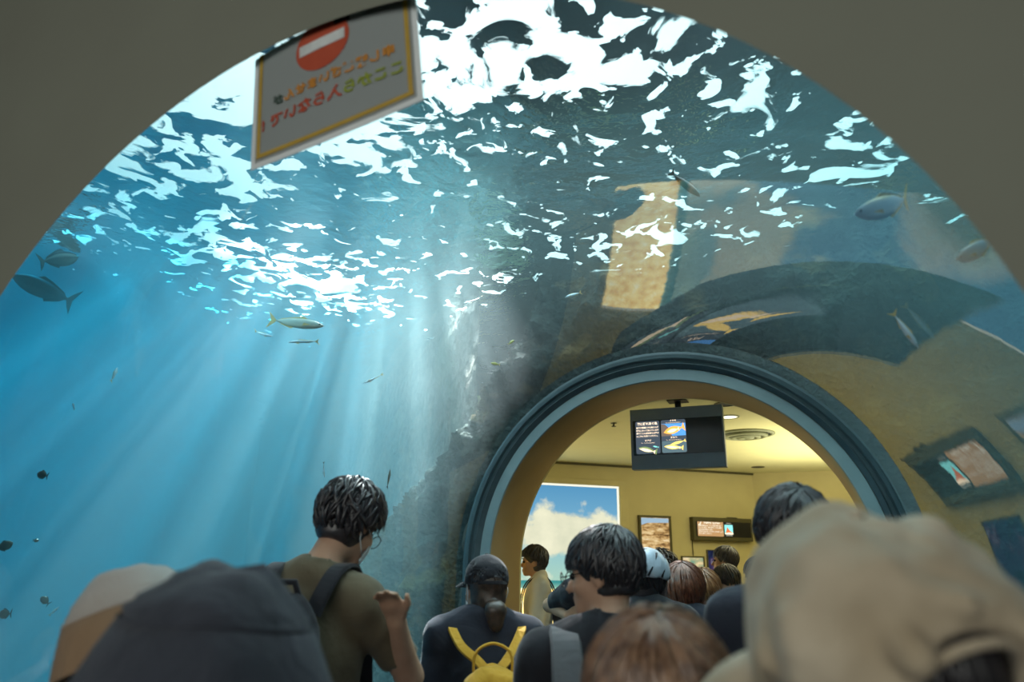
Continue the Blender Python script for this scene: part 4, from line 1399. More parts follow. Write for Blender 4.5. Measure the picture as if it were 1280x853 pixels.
def person(label, head, rz, headrot=(0, 0, 0), shirt=C_black, sleeve='short', arms=None, hair=None, h=0.014, skin=None,
           build=1.0, trousers=C_jeans, face=False, head_back=0.0, group=None, height=None, collar=False, lean=0.0, drop=0.0):
    """head: world position of the head centre.  arms: {'L': (elbow, wrist, hand direction)} in body metres (x right, y forward, z up from the floor)"""
    head = np.array(head, float)
    skin = skin or M_skin
    ca, sa = math.cos(R(rz)), math.sin(R(rz))
    # body stands under the head; a head bent forward sits ahead of the shoulders
    Mh = rotm(*headrot)
    fwd_off = 0.03 - 0.10 * math.sin(R(headrot[0])) + head_back
    base = (head[0] + sa * fwd_off - ca * lean, head[1] - ca * fwd_off - sa * lean, 0.0)
    e = empty('person', base, R(rz))
    tag(e, label, 'person', group)
    c = np.array((lean, fwd_off, head[2]))
    top = (height or head[2] + .115 - drop - 0.03 * (headrot[0] < -15))
    k_ = top / 1.70
    z = lambda v: v * k_
    neckb = np.array((0, -.012, z(1.455)))
    sh = .175 * build; shz = z(1.395)
    A = {}
    for s_, key in ((-1, 'L'), (1, 'R')):
        d = (arms or {}).get(key)
        S = np.array((s_ * sh, -.01, shz))
        if d is not None and len(d) == 4:             # given in room coordinates
            inv = lambda v: np.array((ca * (v[0] - base[0]) + sa * (v[1] - base[1]), -sa * (v[0] - base[0]) + ca * (v[1] - base[1]), v[2]))
            e_, w_, t_ = inv(d[0]), inv(d[1]), inv(d[2])
            d = (e_, w_, t_ - w_)
        if d is None: d = ((s_ * (sh + .055), -.03, z(1.10)), (s_ * (sh + .045), .05, z(.86)), (0, .3, -1))
        A[key] = (S, np.array(d[0], float), np.array(d[1], float), np.array(d[2], float))
    pts = np.array([x for a in A.values() for x in a[:3]])
    lo = np.array((min(-.32 * build, pts[:, 0].min() - .16), min(-.24, pts[:, 1].min() - .16), -.02))
    hi = np.array((max(.32 * build, pts[:, 0].max() + .16), max(.26, pts[:, 1].max() + .2, c[1] + .2), head[2] + .18))

    def torso(f, g):
        f.ell((0, -.005, z(1.25)), (.165 * build + g, .112 + g, z(.22)), .04)
        f.ell((0, .0, z(1.05)), (.150 * build + g, .108 + g, z(.20)), .05)
        f.ell((0, -.005, z(.90)), (.168 * build + g, .115 + g, z(.14)), .05)
        f.cone((-sh + .02, -.01, shz), (sh - .02, -.01, shz), .060 + g, .060 + g, .05)
        for s_ in (-1, 1): f.cone((s_ * .03, -.02, z(1.475)), (s_ * (sh - .01), -.012, shz + .012), .046 + g, .050 + g, .04)
    f = Field(lo, hi, h)
    torso(f, -.004)
    H_ = lambda v: c + Mh @ np.array(v, float)
    f.cone(neckb, H_((0, -.02, -.05)), .056, .052, .03)
    # head
    f.ell(H_((0, -.012, .030)), (.074, .094, .086), .02, M=Mh)
    f.ell(H_((0, .028, -.042)), (.057, .066, .066), .03, M=Mh)
    f.cone(H_((-.012, .075, -.088)), H_((.012, .075, -.088)), .022, .022, .025)
    f.cone(H_((0, .088, .010)), H_((0, .112, -.028)), .009, .014, .014)
    f.cone(H_((-.034, .077, .026)), H_((.034, .077, .026)), .012, .012, .02)
    for s_ in (-1, 1):
        f.ell(H_((s_ * .032, .096, .004)), (.018, .012, .012), .012, 'sub', M=Mh)
        f.ell(H_((s_ * .074, -.008, -.008)), (.010, .021, .033), .008, M=Mh)
        f.ell(H_((s_ * .045, .060, -.025)), (.024, .024, .024), .02, M=Mh)
    f.ell(H_((0, .093, -.056)), (.023, .012, .006), .008, M=Mh)
    f.ell(H_((0, .091, -.067)), (.020, .012, .007), .008, M=Mh)
    # arms and hands
    for key, (S, E, Wr, hd) in A.items():
        s_ = -1 if key == 'L' else 1
        f.cone(S, E, .050, .041, .03); f.cone(E, Wr, .041, .027, .02)
        hd = hd / np.linalg.norm(hd)
        fa = (Wr - E) / np.linalg.norm(Wr - E)
        side = np.cross(hd, fa); nn = np.linalg.norm(side)
        side = side / nn if nn > .2 else np.cross(hd, (0, 1, 0.01)); side = side / (np.linalg.norm(side) + 1e-9)
        nrm = np.cross(side, hd)
        pc = Wr + hd * .085
        f.cone(Wr, pc - hd * .02, .026, .036, .02, flat=(nrm, .55))
        for i in range(4):
            o_ = (i - 1.5) * .0195
            L_ = (.062, .074, .070, .054)[i]
            k0 = pc + side * o_ * .9 - hd * .005; k1 = k0 + hd * L_ * .52 - nrm * .010 * s_; k2 = k1 + hd * L_ * .42 - nrm * .024 * s_
            f.cone(k0, k1, .0095, .0088, .006); f.cone(k1, k2, .0088, .0075, .004)
        t0 = Wr + hd * .030 - side * .026; t1 = t0 + hd * .036 - side * .024; t2 = t1 + hd * .030 - side * .004
        f.cone(t0, t1, .0135, .0115, .012); f.cone(t1, t2, .0115, .009, .004)
    # legs
    for s_ in (-1, 1):
        hip, kn, an = (s_ * .085, 0, z(.88)), (s_ * .095, .015, z(.47)), (s_ * .10, -.01, .08)
        f.cone(hip, kn, .082, .055, .03); f.cone(kn, an, .055, .038, .02)
        f.cone((s_ * .10, -.02, .045), (s_ * .11, .14, .035), .036, .030, .02)
    f.mesh('body', skin, e, 1)
    # clothes
    f = Field(lo, hi, max(h, .012))
    g = .014
    torso(f, g)
    for key, (S, E, Wr, hd) in A.items():
        if sleeve == 'short':
            f.cone(S, S + (E - S) * .86, .064, .062, .035)
            ax = (E - S) / np.linalg.norm(E - S)
            sl, P = f.region(np.minimum(S, E) - .12, np.maximum(S, E) + .12)
            cut = ((P - S) @ ax) - np.linalg.norm(E - S) * .80
            nearm = np.linalg.norm((P - S) - ((P - S) @ ax)[..., None] * ax, axis=-1) - .10
            f.F[sl] = np.where((nearm < 0) & (cut > -.03), np.maximum(f.F[sl], cut), f.F[sl])
        else:
            f.cone(S, E, .064, .055, .03); f.cone(E, Wr - (Wr - E) * .06, .053, .038, .02)
    if collar:
        f.cone(neckb + (0, .004, -.012), neckb + (0, .008, .034), .070, .064, .012)
    f.noise(.018, 7, (1.0, 1.0, .75), seed=head[0] * 3 + 1)
    f.noise(.005, 22, (1, 1, .8), seed=head[0] * 5 + 3)
    f.cone(neckb + (0, .012, -.03), H_((0, -.01, -.06)), .060, .066, .006, 'sub')
    f.clip((0, 0, -1), -z(.84))
    f.mesh('shirt', shirt, e, 1)
    f = Field(lo, np.array((hi[0], hi[1], z(1.02))), .018)
    f.ell((0, -.005, z(.90)), (.172 * build, .120, z(.13)), .04)
    for s_ in (-1, 1):
        hip, kn, an = (s_ * .085, 0, z(.88)), (s_ * .095, .015, z(.47)), (s_ * .10, -.01, .10)
        f.cone(hip, kn, .100, .078, .03); f.cone(kn, an, .076, .066, .02)
    f.clip((0, 0, -1), -.07)
    f.mesh('trousers', trousers, e, 1)
    for s_ in (-1, 1):
        f = Field((s_ * .11 - .1, -.16, -.0), (s_ * .11 + .1, .28, .14), .012)
        f.cone((s_ * .10, -.03, .05), (s_ * .11, .15, .042), .050, .044, .02); f.cone((s_ * .10, -.03, .05), (s_ * .10, -.02, .11), .05, .048, .02)
        f.clip((0, 0, -1), -.004)
        f.mesh('shoe', M_shoe, e, 1)
    if face:
        for s_ in (-1, 1):
            V, F = [], []
            cc = H_((s_ * .031, .084, .006))
            for i in range(7):
                a = PI * i / 6
                for k in range(10):
                    b_ = 2 * PI * k / 10
                    V.append(cc + .0115 * (Mh @ np.array((math.sin(a) * math.cos(b_), math.cos(a), math.sin(a) * math.sin(b_)))))
            for i in range(6):
                for k in range(10): F.append((i * 10 + k, i * 10 + (k + 1) % 10, (i + 1) * 10 + (k + 1) % 10, (i + 1) * 10 + k))
            mesh_obj('eye', V, F, M_eye, e, True)
            tube('eyebrow', [H_((s_ * .016, .097, .028)), H_((s_ * .033, .095, .034)), H_((s_ * .050, .084, .028))], [.003, .004, .002], H_black, e, 6)
    if hair:
        hk = dict(hair)
        mat = hk.pop('mat'); fr = hk.pop('cap', True); ex = hk.pop('extra', None)
        capr = hk.pop('cap_r', (0.0815, 0.1025, 0.0945)); bc = hk.pop('back_cut', -.085); hh = hk.pop('h', .009)
        if ex:
            exf = ex
            ex = (exf[0], exf[1], lambda f_: exf[2](f_, c, Mh))
        st = hair_strips('hair', Mh, c, mat, e, **hk)
        make_hair(Mh, c, mat, e, st, cap_r=capr, back_cut=bc, h=hh, extra=ex)
    return e, c, Mh, z, A


def glasses(e, c, M, half=.052):
    H_ = lambda v: c + M @ np.array(v, float)
    fr = None
    for s_ in (-1, 1):
        pts = [H_((s_ * .034 + .025 * math.cos(a), .119 - .006 * math.cos(a) * s_, .0 + .022 * math.sin(a))) for a in np.linspace(0, 2 * PI, 17)]
        V, F = tube_mesh(pts, .0016, 6)
        o = mesh_obj('spectacle_rim', V, F, M_frame, e, True)
        tube('spectacle_arm', [H_((s_ * .060, .115, .006)), H_((s_ * .076, .05, .010)), H_((s_ * .080, -.005, .012)), H_((s_ * .080, -.02, -.005))], .0016, M_frame, e, 6)
    tube('spectacle_bridge', [H_((-.010, .119, .006)), H_((0, .124, .009)), H_((.010, .119, .006))], .0014, M_frame, e, 6)


def face_mask(e, c, M):
    H_ = lambda v: c + M @ np.array(v, float)
    V, F = [], []
    nu, nv = 11, 7
    for lay in (0, .003):
        for i in range(nu):
            u = -1 + 2 * i / (nu - 1)
            for j in range(nv):
                v = j / (nv - 1)
                x = .064 * u; zz = -.012 - .088 * v - .006 * (1 - abs(u)) * (v - .3)
                y = .128 - .062 * u * u - .018 * abs(v - .35) - .012 * v
                V.append(H_((x, y + lay, zz)))
    m = nu * nv
    for i in range(nu - 1):
        for j in range(nv - 1):
            a = i * nv + j
            F.append((a, a + 1, a + nv + 1, a + nv)); F.append((m + a, m + a + nv, m + a + nv + 1, m + a + 1))
    for j in range(nv - 1):
        F.append((j, m + j, m + j + 1, j + 1)); b = (nu - 1) * nv + j
        F.append((b, b + 1, m + b + 1, m + b))
    mk = mesh_obj('face_mask', V, F, C_mask, e, True)
    for s_ in (-1, 1):
        tube('ear_loop', [H_((s_ * .064, .066, -.018)), H_((s_ * .076, .02, -.006)), H_((s_ * .086, -.02, .020)), H_((s_ * .086, -.032, -.005)), H_((s_ * .079, -.01, -.05)), H_((s_ * .066, .05, -.085))], .0017, C_mask, mk, 6)
    return mk


def body_pt(x, z, front=False, off=0.03):
    return (x, (1 if front else -1) * (.118 + off), z)


# ---- the khaki shirted man at left, head bent to the phone in his raised hand
khp = at(436, 656, 2.25)
kh, c, M, z, A = person('person in khaki T-shirt and black backpack, head bent, right hand raised beside the tank', khp, 14, (-26, -16, 4), C_khaki, 'short',
    arms={'R': (at(512, 846, 2.13), at(496, 778, 2.02), at(482, 735, 1.97), 1), 'L': ((-.25, .06, 1.06), (-.10, .27, 1.15), (.8, .3, .3))},
    hair=dict(mat=H_black, n=900, seed=3, crown=(.1, -.35, .92), front=.05, side=-.01, back=-.075, lift=.018, mess=.9, width=.010, h=.008, cap_r=(.086, .107, .101)), h=.0085, face=True, build=.98, lean=.065)
glasses(kh, c, M)
face_mask(kh, c, M)
khM = Matrix.Translation(kh.location) @ Matrix.Rotation(kh.rotation_euler.z, 4, 'Z')
# his backpack
bp_ = empty('backpack', (0, 0, 0)); bp_.matrix_world = khM
tag(bp_, 'black backpack with grey pocket on the back of the person in khaki', 'backpack')
f = Field((-.3, -.42, .85), (.3, .0, 1.50), .012)
qb = np.array(khM.inverted() @ Vector(at(372, 806, 2.02)))
f.ell((qb[0], -.205, qb[2]), (.125, .080, .17), .03); f.cone((qb[0] - .06, -.19, qb[2] - .18), (qb[0] + .06, -.19, qb[2] - .18), .07, .07, .04)
f.noise(.010, 9)
f.mesh('bag', C_black, bp_)
f = Field((-.3, -.48, .85), (.3, .0, 1.45), .012)
f.ell((qb[0] + .012, -.272, qb[2] + .085), (.085, .045, .085), .02); f.noise(.010, 14, (1, 1, .4))
f.mesh('pocket', C_grey, bp_)
for s_ in (-1, 1):
    zz = z(1.0)
    P = [(s_ * .07, -.15, z(1.37)), (s_ * .085, -.128, z(1.425)), (s_ * .10, -.085, z(1.478)), (s_ * .108, -.02, z(1.495)), (s_ * .112, .04, z(1.475)), (s_ * .12, .115, z(1.38)), (s_ * .13, .145, z(1.2)), (s_ * .16, .10, z(1.02)), (s_ * .17, -.05, z(.98))]
    Nn = [(0, -1, .5), (0, -.8, .8), (0, -.5, 1), (0, 0, 1), (0, .4, .9), (0, 1, .3), (0, 1, 0), (s_ * .5, 1, 0), (s_, .2, 0)]
    strap('shoulder_strap', P, Nn, .056, .011, C_black, bp_)
tube('grab_loop', [(-.05, -.17, z(1.40)), (-.04, -.20, z(1.455)), (.03, -.20, z(1.455)), (.04, -.17, z(1.40))], .010, C_black, bp_)


# ---- hats
def brim_hat(e, c, M, tilt, crown_mat, brim_mat, r_top=.078, r_base=.100, h_cr=.088, r_brim=.172, drop=.075, z0=.045, seed=0, wr=.006, name='bucket_hat'):
    Mx = M @ rotm(*tilt)
    n = 56

    def ring(prof):
        V, F = [], []
        for (r_, zz) in prof:
            for k in range(n):
                a = 2 * PI * k / n
                q = np.array((r_ * math.cos(a) * .93, r_ * math.sin(a) * 1.06 - .010, z0 + zz))
                w = float(fbm(np.array([[q[0] * 11 + seed, q[1] * 11, q[2] * 11]]), 3)[0]) * wr
                q = q * (1 + w / max(r_, .03)) if r_ > .01 else q
                V.append(c + Mx @ q)
        for i in range(len(prof) - 1):
            for k in range(n):
                k2 = (k + 1) % n
                F.append((i * n + k, i * n + k2, (i + 1) * n + k2, (i + 1) * n + k))
        return V, F
    V, F = ring([(.002, h_cr), (r_top * .5, h_cr - .002), (r_top * .88, h_cr - .009), (r_top, h_cr - .020), (r_top + (r_base - r_top) * .6, h_cr * .45), (r_base, 0), (r_base - .004, -.004), (r_base - .006, .02), (r_top - .004, h_cr - .024)])
    o = mesh_obj(name, V, F, crown_mat, e, True)
    V, F = ring([(r_base - .003, .004), (r_base + .003, .002), (r_base + (r_brim - r_base) * .4, -drop * .36), (r_base + (r_brim - r_base) * .75, -drop * .74), (r_brim, -drop), (r_brim - .001, -drop - .004), (r_base + (r_brim - r_base) * .5, -drop * .5 - .006), (r_base - .003, -.004)])
    mesh_obj('hat_brim', V, F, brim_mat, o, True)
    for zz in (.001,):
        V, F = ring([(r_base + .001, .003), (r_base + .0025, .006), (r_base + .001, .009)])
        mesh_obj('hat_seam', V, F, crown_mat, o, True)
    return o


def seam_line(e, c, M, pts, mat, r_=.0022):
    return tube('hat_seam', [c + M @ np.array(p, float) for p in pts], r_, mat, e, 6)


# woman in the black bucket hat, very near
p, c, M, z, A = person('person in dark navy bucket hat seen from behind, nearest at lower left', at(262, 836, .93), 44, (-4, 0, 0), C_navy, 'long',
    hair=dict(mat=H_black, n=240, seed=11, length=.10, back=-.05, r=(.077, .097, .088), lift=.004, width=.008), h=.016)
brim_hat(p, c, M, (2, 0, 4), C_hatblack, C_hatblack, r_top=.086, r_base=.136, h_cr=.078, r_brim=.182, drop=.085, z0=.052, seed=2.0, wr=.014)
# tan hat behind the black one
p, c, M, z, A = person('person in tan bucket hat with pale crown, partly behind the navy hat', at(172, 800, 1.28), 56, (-6, 0, 0), C_brown, 'short',
    hair=dict(mat=H_dkbrown, n=200, seed=12, length=.08, back=-.05, r=(.077, .097, .088), lift=.004, width=.008), h=.016)
brim_hat(p, c, M, (-8, 0, -14), C_hatpale, C_hattan, r_top=.080, r_base=.124, h_cr=.085, r_brim=.150, drop=.080, z0=.045, seed=5.0, wr=.008)

# ---- beige cap wearer, nearest of all
p, c, M, z, A = person('person in crumpled beige cap with dark hair showing, nearest at lower right', at(1098, 880, .64), 40, (-2, 0, 0), C_navy, 'short',
    hair=dict(mat=H_black, n=420, seed=13, back=-.07, lift=.003, width=.008, h=.007, r=(.078, .098, .088), cap_r=(.080, .100, .090)), h=.014)
cc = np.array((0, -.012, .034))
f = Field(c - .25, c + .3, .006)
f.ell(c + M @ (cc + np.array((0, 0, .004))), (.112, .130, .118), .01, M=M)
f.cone(c + M @ np.array((-.01, -.03, .10)), c + M @ np.array((0, .03, .118)), .035, .05, .04)
f.noise(.045, 8, seed=4.2); f.noise(.006, 34, seed=1.1)
for a0, a1, z0_, z1_, r0 in ((200, 235, .13, .05, .016), (250, 262, .145, .02, .013), (285, 300, .14, .06, .018), (320, 345, .13, .03, .014), (30, 5, .13, .05, .015), (150, 170, .13, .04, .014), (225, 262, .10, .09, .012), (275, 318, .085, .10, .011)):
    q = []
    for a_, z_ in ((a0, z0_), (a1, z1_)):
        s_ = math.sqrt(max(0.02, 1 - ((z_ - .038) / .118) ** 2))
        q.append(c + M @ np.array((.110 * s_ * math.cos(R(a_)), -.012 + .128 * s_ * math.sin(R(a_)), z_)))
    f.cone(q[0], q[1], r0 * .6, r0, .012)
f.ell(c + M @ (cc + np.array((0, 0, -.006))), (.094, .112, .100), .004, 'sub', M=M)
f.clip(-M[:, 2], -(c @ M[:, 2]) - .012)
f.ell(c + M @ np.array((0, -.145, .010)), (.066, .070, .062), .004, 'sub', M=M)
cap = f.mesh('cap', C_beige, p, 2)
V, F = lathe([(.0, .006), (.007, .004), (.010, 0), (.010, -.004), (.0, -.004)], 14)
mesh_obj('cap_button', [c + M @ (np.array(v) + np.array((0, -.008, .172))) for v in V], F, C_beige, cap, True)
V, F = [], []
nu, nv = 15, 6
for lay in (0, .004):
    for i in range(nu):
        a = R(90) + R(62) * (-1 + 2 * i / (nu - 1))
        for j in range(nv):
            t = j / (nv - 1); rr_ = .098 + (.088 * math.sin(max(.0, 1 - abs(-1 + 2 * i / (nu - 1)) ** 3) * PI / 2)) * t
            V.append(c + M @ np.array((rr_ * math.cos(a) * .98, rr_ * math.sin(a) * 1.05, .045 - .05 * t * t - .012 * abs(math.cos(a)) + lay)))
m = nu * nv
for i in range(nu - 1):
    for j in range(nv - 1):
        a = i * nv + j
        F.append((a, a + nv, a + nv + 1, a + 1)); F.append((m + a, m + a + 1, m + a + nv + 1, m + a + nv))
for i in range(nu - 1):
    a = i * nv + nv - 1
    F.append((a, a + nv, m + a + nv, m + a))
mesh_obj('visor', V, F, C_beige, cap, True)
pts = [c + M @ np.array((.062 * math.cos(a), -.122 - .012 * math.sin(a) + .03 * abs(math.cos(a)) ** 2, .010 + .052 * math.sin(a))) for a in np.linspace(0, PI, 13)]
tube('opening_hem', pts, .0045, C_beige, cap, 8)
strap('strap_band', [c + M @ np.array((.068 * t, -.124 + .035 * t * t, .016)) for t in np.linspace(-1, 1, 9)], [M @ np.array((.6 * t, -1, 0)) for t in np.linspace(-1, 1, 9)], .016, .003, C_beige, cap)

# ---- foreground woman with brown hair
p, c, M, z, A = person('bareheaded person with glossy brown hair seen from behind, just left of the beige cap', at(826, 900, .98), 14, (-6, 0, 0), C_grey, 'short',
    hair=dict(mat=H_brown, n=1100, seed=14, front=.05, side=-.09, back=-.09, length=.20, width=.010, lift=.016, wave=.004, cap_r=(.089, .112, .104), r=(.09, .112, .103)), h=.015)

# ---- tall man whose crown shows over the beige cap
p, c, M, z, A = person('tall person with short black hair, crown showing above the beige cap', at(994, 677, 1.75), 8, (-8, 6, 0), C_navy, 'short',
    hair=dict(mat=H_black, n=1000, seed=15, crown=(.1, -.62, .78), lift=.012, mess=.5, width=.008, h=.008), h=.015)

# ---- woman in black cap with yellow backpack
cp = at(607, 738, 2.78)
wc, c, M, z, A = person('person in black cap with hair in a bun, wearing a mustard backpack', cp, 30, (-3, 14, 0), C_navy, 'long',
    hair=dict(mat=H_dkbrown, n=360, seed=16, back=-.085, lift=.003, width=.009, h=.008, r=(.077, .097, .086), extra=((-.2, -.3, -.25), (.2, .2, .2), lambda f_, c_, M_: (f_.ell(c_ + M_ @ np.array((.0, -.125, -.075)), (.045, .035, .04), .015, M=M_), f_.ell(c_ + M_ @ np.array((.0, -.125, -.12)), (.03, .025, .035), .015, M=M_)))), h=.013, build=.98)
f = Field(c - .22, c + .25, .007)
f.ell(c + M @ np.array((0, -.010, .040)), (.090, .110, .098), .01, M=M)
f.ell(c + M @ np.array((0, -.010, .034)), (.084, .104, .090), .004, 'sub', M=M)
f.clip(-M[:, 2], -(c @ M[:, 2]) - .022)
f.ell(c + M @ np.array((0, -.130, .018)), (.046, .05, .028), .004, 'sub', M=M)
f.noise(.004, 20)
cap = f.mesh('cap', C_black, wc, 1)
V, F = lathe([(.0, .005), (.006, .003), (.008, 0), (.008, -.003), (.0, -.003)], 12)
mesh_obj('cap_button', [c + M @ (np.array(v) + np.array((0, -.010, .139))) for v in V], F, C_black, cap, True)
strap('strap_band', [c + M @ np.array((.060 * t, -.122 + .040 * t * t, .026)) for t in np.linspace(-1, 1, 9)], [M @ np.array((.6 * t, -1, 0)) for t in np.linspace(-1, 1, 9)], .014, .004, C_black, cap)
pts = [c + M @ np.array((.047 * math.cos(a), -.113 - .006 * math.sin(a) + .02 * abs(math.cos(a)), .020 + .029 * math.sin(a))) for a in np.linspace(0, PI, 11)]
tube('opening_hem', pts, .0035, C_grey, cap, 8)
V, F = [], []
for lay in (0, .004):
    for i in range(11):
        a = R(90) + R(60) * (-1 + i / 5)
        for j in range(4):
            rr_ = .092 + .075 * (1 - abs(-1 + i / 5) ** 3) * j / 3
            V.append(c + M @ np.array((rr_ * math.cos(a), rr_ * math.sin(a) * 1.08, .030 - .018 * (j / 3) ** 2 + lay)))
for i in range(10):
    for j in range(3):
        a = i * 4 + j
        F.append((a, a + 4, a + 5, a + 1)); F.append((44 + a, 44 + a + 1, 44 + a + 5, 44 + a + 4))
    a = i * 4 + 3
    F.append((a, a + 4, 44 + a + 4, 44 + a))
mesh_obj('visor', V, F, C_black, cap, True)
mk = face_mask(wc, c, M)
tube('earring', [c + M @ np.array((-.082, -.012, -.045)), c + M @ np.array((-.084, -.012, -.062)), c + M @ np.array((-.082, -.012, -.075))], .003, C_mask, wc, 6)
wM = Matrix.Translation(wc.location) @ Matrix.Rotation(wc.rotation_euler.z, 4, 'Z')
yb = empty('backpack', (0, 0, 0)); yb.matrix_world = wM
tag(yb, 'mustard yellow canvas backpack on the back of the person in the black cap', 'backpack')
f = Field((-.22, -.38, .70), (.24, .0, z(1.44)), .009)
f.ell((.012, -.215, z(1.04)), (.125, .080, .20), .03); f.cone((.012, -.19, z(1.272)), (.012, -.20, z(1.12)), .050, .100, .04, flat=((0, 1, 0), .7))
f.noise(.006, 14, (1, 1, .5))
f.mesh('bag', C_mustard, yb)
f = Field((-.22, -.42, .70), (.24, .0, z(1.44)), .009)
f.ell((.012, -.232, z(1.225)), (.112, .074, .090), .03); f.noise(.008, 24, (1.4, 1, .3))
f.mesh('flap', C_mustard, yb)
for k in range(9):
    x = .012 + (k - 4) * .022
    tube('scallop', [(x - .012, -.300 + abs(k - 4) * .008, z(1.115)), (x, -.303 + abs(k - 4) * .008, z(1.104)), (x + .012, -.296 + abs(k - 4) * .008, z(1.115))], .005, C_mustard, yb, 6)
for s_ in (-1, 1):
    P = [(.012 + s_ * .02, -.215, z(1.295)), (.012 + s_ * .055, -.180, z(1.330)), (s_ * .10, -.140, z(1.375)), (s_ * .135, -.08, z(1.435)), (s_ * .145, .02, z(1.465)), (s_ * .145, .11, z(1.38)), (s_ * .145, .145, z(1.2)), (s_ * .16, .10, z(1.02))]
    Nn = [(0, -1, .5), (0, -1, .6), (0, -.8, .6), (0, -.4, 1), (0, .3, 1), (0, 1, .4), (0, 1, 0), (s_, .8, 0)]
    strap('shoulder_strap', P, Nn, .036, .008, C_mustard, yb)
    V, F = lathe([(.0, .003), (.0035, .002), (.004, 0), (.0, 0)], 10)
    mesh_obj('stud', [np.array((.012 + s_ * .035, -.212, z(1.310))) + np.array((v[0], -v[2] - .006, v[1])) for v in V], F, M_frame, yb)
tube('carry_loop', smooth_path([(-.055, -.225, z(1.27)), (-.058, -.225, z(1.335)), (-.04, -.222, z(1.375)), (.012, -.220, z(1.395)), (.064, -.222, z(1.375)), (.082, -.225, z(1.335)), (.079, -.225, z(1.27))]), .0055, C_mustard, yb, 8)

# ---- black-shirted man with glasses
bm_, c, M, z, A = person('person in black collared shirt with bowl-cut black hair and glasses, looking left', at(754, 719, 2.04), 22, (-8, 66, 0), C_black, 'short',
    hair=dict(mat=H_black, n=1300, seed=17, crown=(.0, -.42, .9), front=.040, side=.0, back=-.060, lift=.013, width=.009, mess=.45, h=.008, back_cut=-.06, cap_r=(.080, .103, .097), r=(.081, .104, .097)), h=.0105, build=1.08, face=True, collar=True, drop=.05)
glasses(bm_, c, M)
bM = Matrix.Translation(bm_.location) @ Matrix.Rotation(bm_.rotation_euler.z, 4, 'Z')
sb = empty('shoulder_bag', (0, 0, 0)); sb.matrix_world = bM
tag(sb, 'dark bag on a grey strap over the left shoulder of the glasses wearer', 'bag')
P = [(-.115, -.16, z(1.20)), (-.118, -.15, z(1.34)), (-.12, -.095, z(1.445)), (-.125, .0, z(1.475)), (-.13, .10, z(1.40)), (-.14, .15, z(1.22))]
strap('shoulder_strap', P, [(0, -1, 0), (0, -1, .4), (0, -.5, 1), (0, .2, 1), (0, .9, .5), (0, 1, 0)], .085, .012, C_grey, sb)
f = Field((-.3, -.36, .80), (.25, .0, 1.3), .014)
f.ell((-.03, -.215, z(1.05)), (.15, .075, .17), .03); f.noise(.008, 10)
f.mesh('bag', C_black, sb)

# ---- people in the far room and the far end of the tunnel
p, c, M, z, A = person('person in white T-shirt in profile before the beach mural, looking left', at(667, 703, 5.85), RH + 92, (-4, 0, 0), C_white, 'short', skin=M_skin_warm,
    arms={'L': ((-.20, .04, 1.02), (-.12, .22, 1.08), (.5, .8, .1)), 'R': ((.22, -.02, 1.02), (.16, .18, .98), (-.4, .9, 0))},
    hair=dict(mat=H_black, n=420, seed=18, lift=.014, mess=.6, front=.06, side=.01, back=-.06), h=.012, face=True, build=.95)
pM = Matrix.Translation(p.location) @ Matrix.Rotation(p.rotation_euler.z, 4, 'Z')
bb = empty('backpack', (0, 0, 0)); bb.matrix_world = pM
tag(bb, 'small black backpack on the person in the white T-shirt', 'backpack')
f = Field((-.2, -.36, z(.92)), (.2, .0, z(1.42)), .014); f.ell((0, -.20, z(1.17)), (.13, .075, .17), .03)
f.mesh('bag', C_black, bb)
for s_ in (-1, 1):
    strap('shoulder_strap', [(s_ * .10, -.15, z(1.32)), (s_ * .11, -.09, z(1.44)), (s_ * .115, .0, z(1.475)), (s_ * .12, .11, z(1.38)), (s_ * .13, .135, z(1.15)), (s_ * .15, .06, z(1.0))],
          [(0, -1, .3), (0, -.5, 1), (0, .2, 1), (0, 1, .4), (0, 1, 0), (s_, 1, 0)], .04, .010, C_black, bb)

p, c, M, z, A = person('person in black T-shirt with bare forearm bent, behind the glasses wearer', at(730, 699, 4.35), 62, (-10, 0, 0), C_black, 'short', skin=M_skin_warm,
    arms={'L': (at(687, 757, 4.30), at(708, 770, 4.10), at(724, 768, 4.08), 1), 'R': ((.22, .02, 1.08), (.10, .24, 1.12), (-1, .3, 0))},
    hair=dict(mat=H_black, n=260, seed=19), h=.0105)

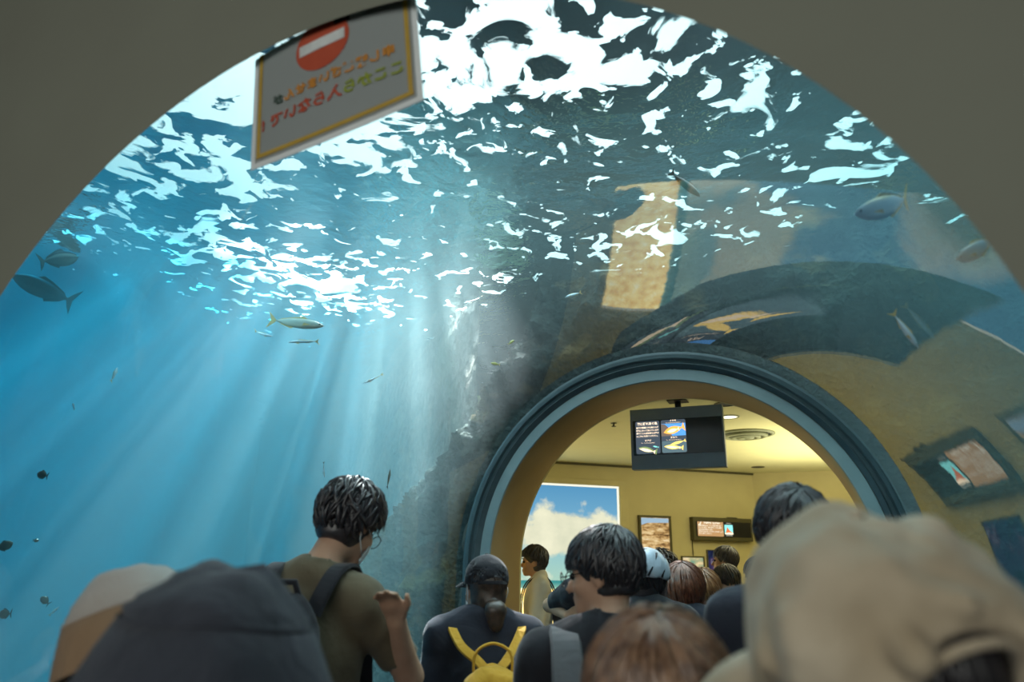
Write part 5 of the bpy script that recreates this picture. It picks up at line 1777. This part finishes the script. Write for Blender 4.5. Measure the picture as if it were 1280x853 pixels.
p, c, M, z, A = person('person with pale blue headscarf over long black hair, right of the bowl cut', at(806, 727, 3.05), 10, (-6, -10, 0), C_black, 'short',
    hair=dict(mat=H_black, n=420, seed=20, front=.05, side=-.09, back=-.09, length=.20, width=.011, lift=.012), h=.014, build=.92)
f = Field(c - .22, c + .22, .008)
f.ell(c + M @ np.array((.012, -.020, .045)), (.104, .120, .100), .01, M=M)
f.ell(c + M @ np.array((.0, -.016, .030)), (.094, .112, .098), .004, 'sub', M=M)
f.clip(-M[:, 2], -(c @ M[:, 2]) - .005)
f.noise(.010, 16, (1.4, 1, .6))
sc_ = f.mesh('headscarf', C_scarf, p, 1)
for k in range(4):
    a0 = R(-100 + k * 34)
    tube('scarf_stripe', [c + M @ np.array(((.112 - .020 * t * t) * math.cos(a0 + .5 * t), (.130 - .02 * t * t) * math.sin(a0 + .5 * t) - .016, .012 + .10 * t)) for t in (0, .35, .7, 1)], .005, C_black, sc_, 6)

p, c, M, z, A = person('person with tousled brown hair between the headscarf and the reddish hair', at(828, 717, 4.5), 30, (-6, -70, 0), C_brown, 'short', skin=M_skin_warm,
    hair=dict(mat=H_dkbrown, n=420, seed=21, lift=.020, mess=1.0), h=.014)
p, c, M, z, A = person('person with smooth reddish-brown hair seen from behind, under the wall pictures', at(855, 741, 3.30), 8, (-6, 0, 0), C_navy, 'short',
    hair=dict(mat=H_red, n=800, seed=22, front=.05, side=-.09, back=-.09, length=.26, width=.011, lift=.012, cap_r=(.088, .110, .100), r=(.088, .11, .10)), h=.014, build=.92)
p, c, M, z, A = person('person with ginger-brown bobbed hair half hidden behind the reddish hair', at(880, 744, 3.72), 4, (-6, 0, 0), C_brown, 'short',
    hair=dict(mat=H_ginger, n=500, seed=23, front=.05, side=-.09, back=-.09, length=.16, width=.012, lift=.012), h=.015, build=.88)
p, c, M, z, A = person('person in profile with dark hair before the dark reef picture', at(906, 702, 6.25), 92, (0, 0, 0), C_navy, 'short', skin=M_skin_warm,
    hair=dict(mat=H_black, n=300, seed=24, lift=.012), h=.013, face=True)
p, c, M, z, A = person('short person in pale yellow top looking down, near the dark reef picture', at(909, 729, 5.55), 100, (-28, 20, 0), C_yellow, 'short', skin=M_skin_warm,
    arms={'L': ((-.20, .06, .98), (-.05, .25, 1.05), (.8, .5, .2)), 'R': ((.20, .04, .98), (.06, .25, 1.06), (-.8, .5, .2))},
    hair=dict(mat=H_black, n=300, seed=25, lift=.014, side=-.03), h=.0125, build=.85, face=True)
p, c, M, z, A = person('person with dark hair in grey, just left of the beige cap visor', at(950, 724, 4.3), 20, (-6, 20, 0), C_grey, 'short',
    hair=dict(mat=H_black, n=260, seed=26), h=.015)
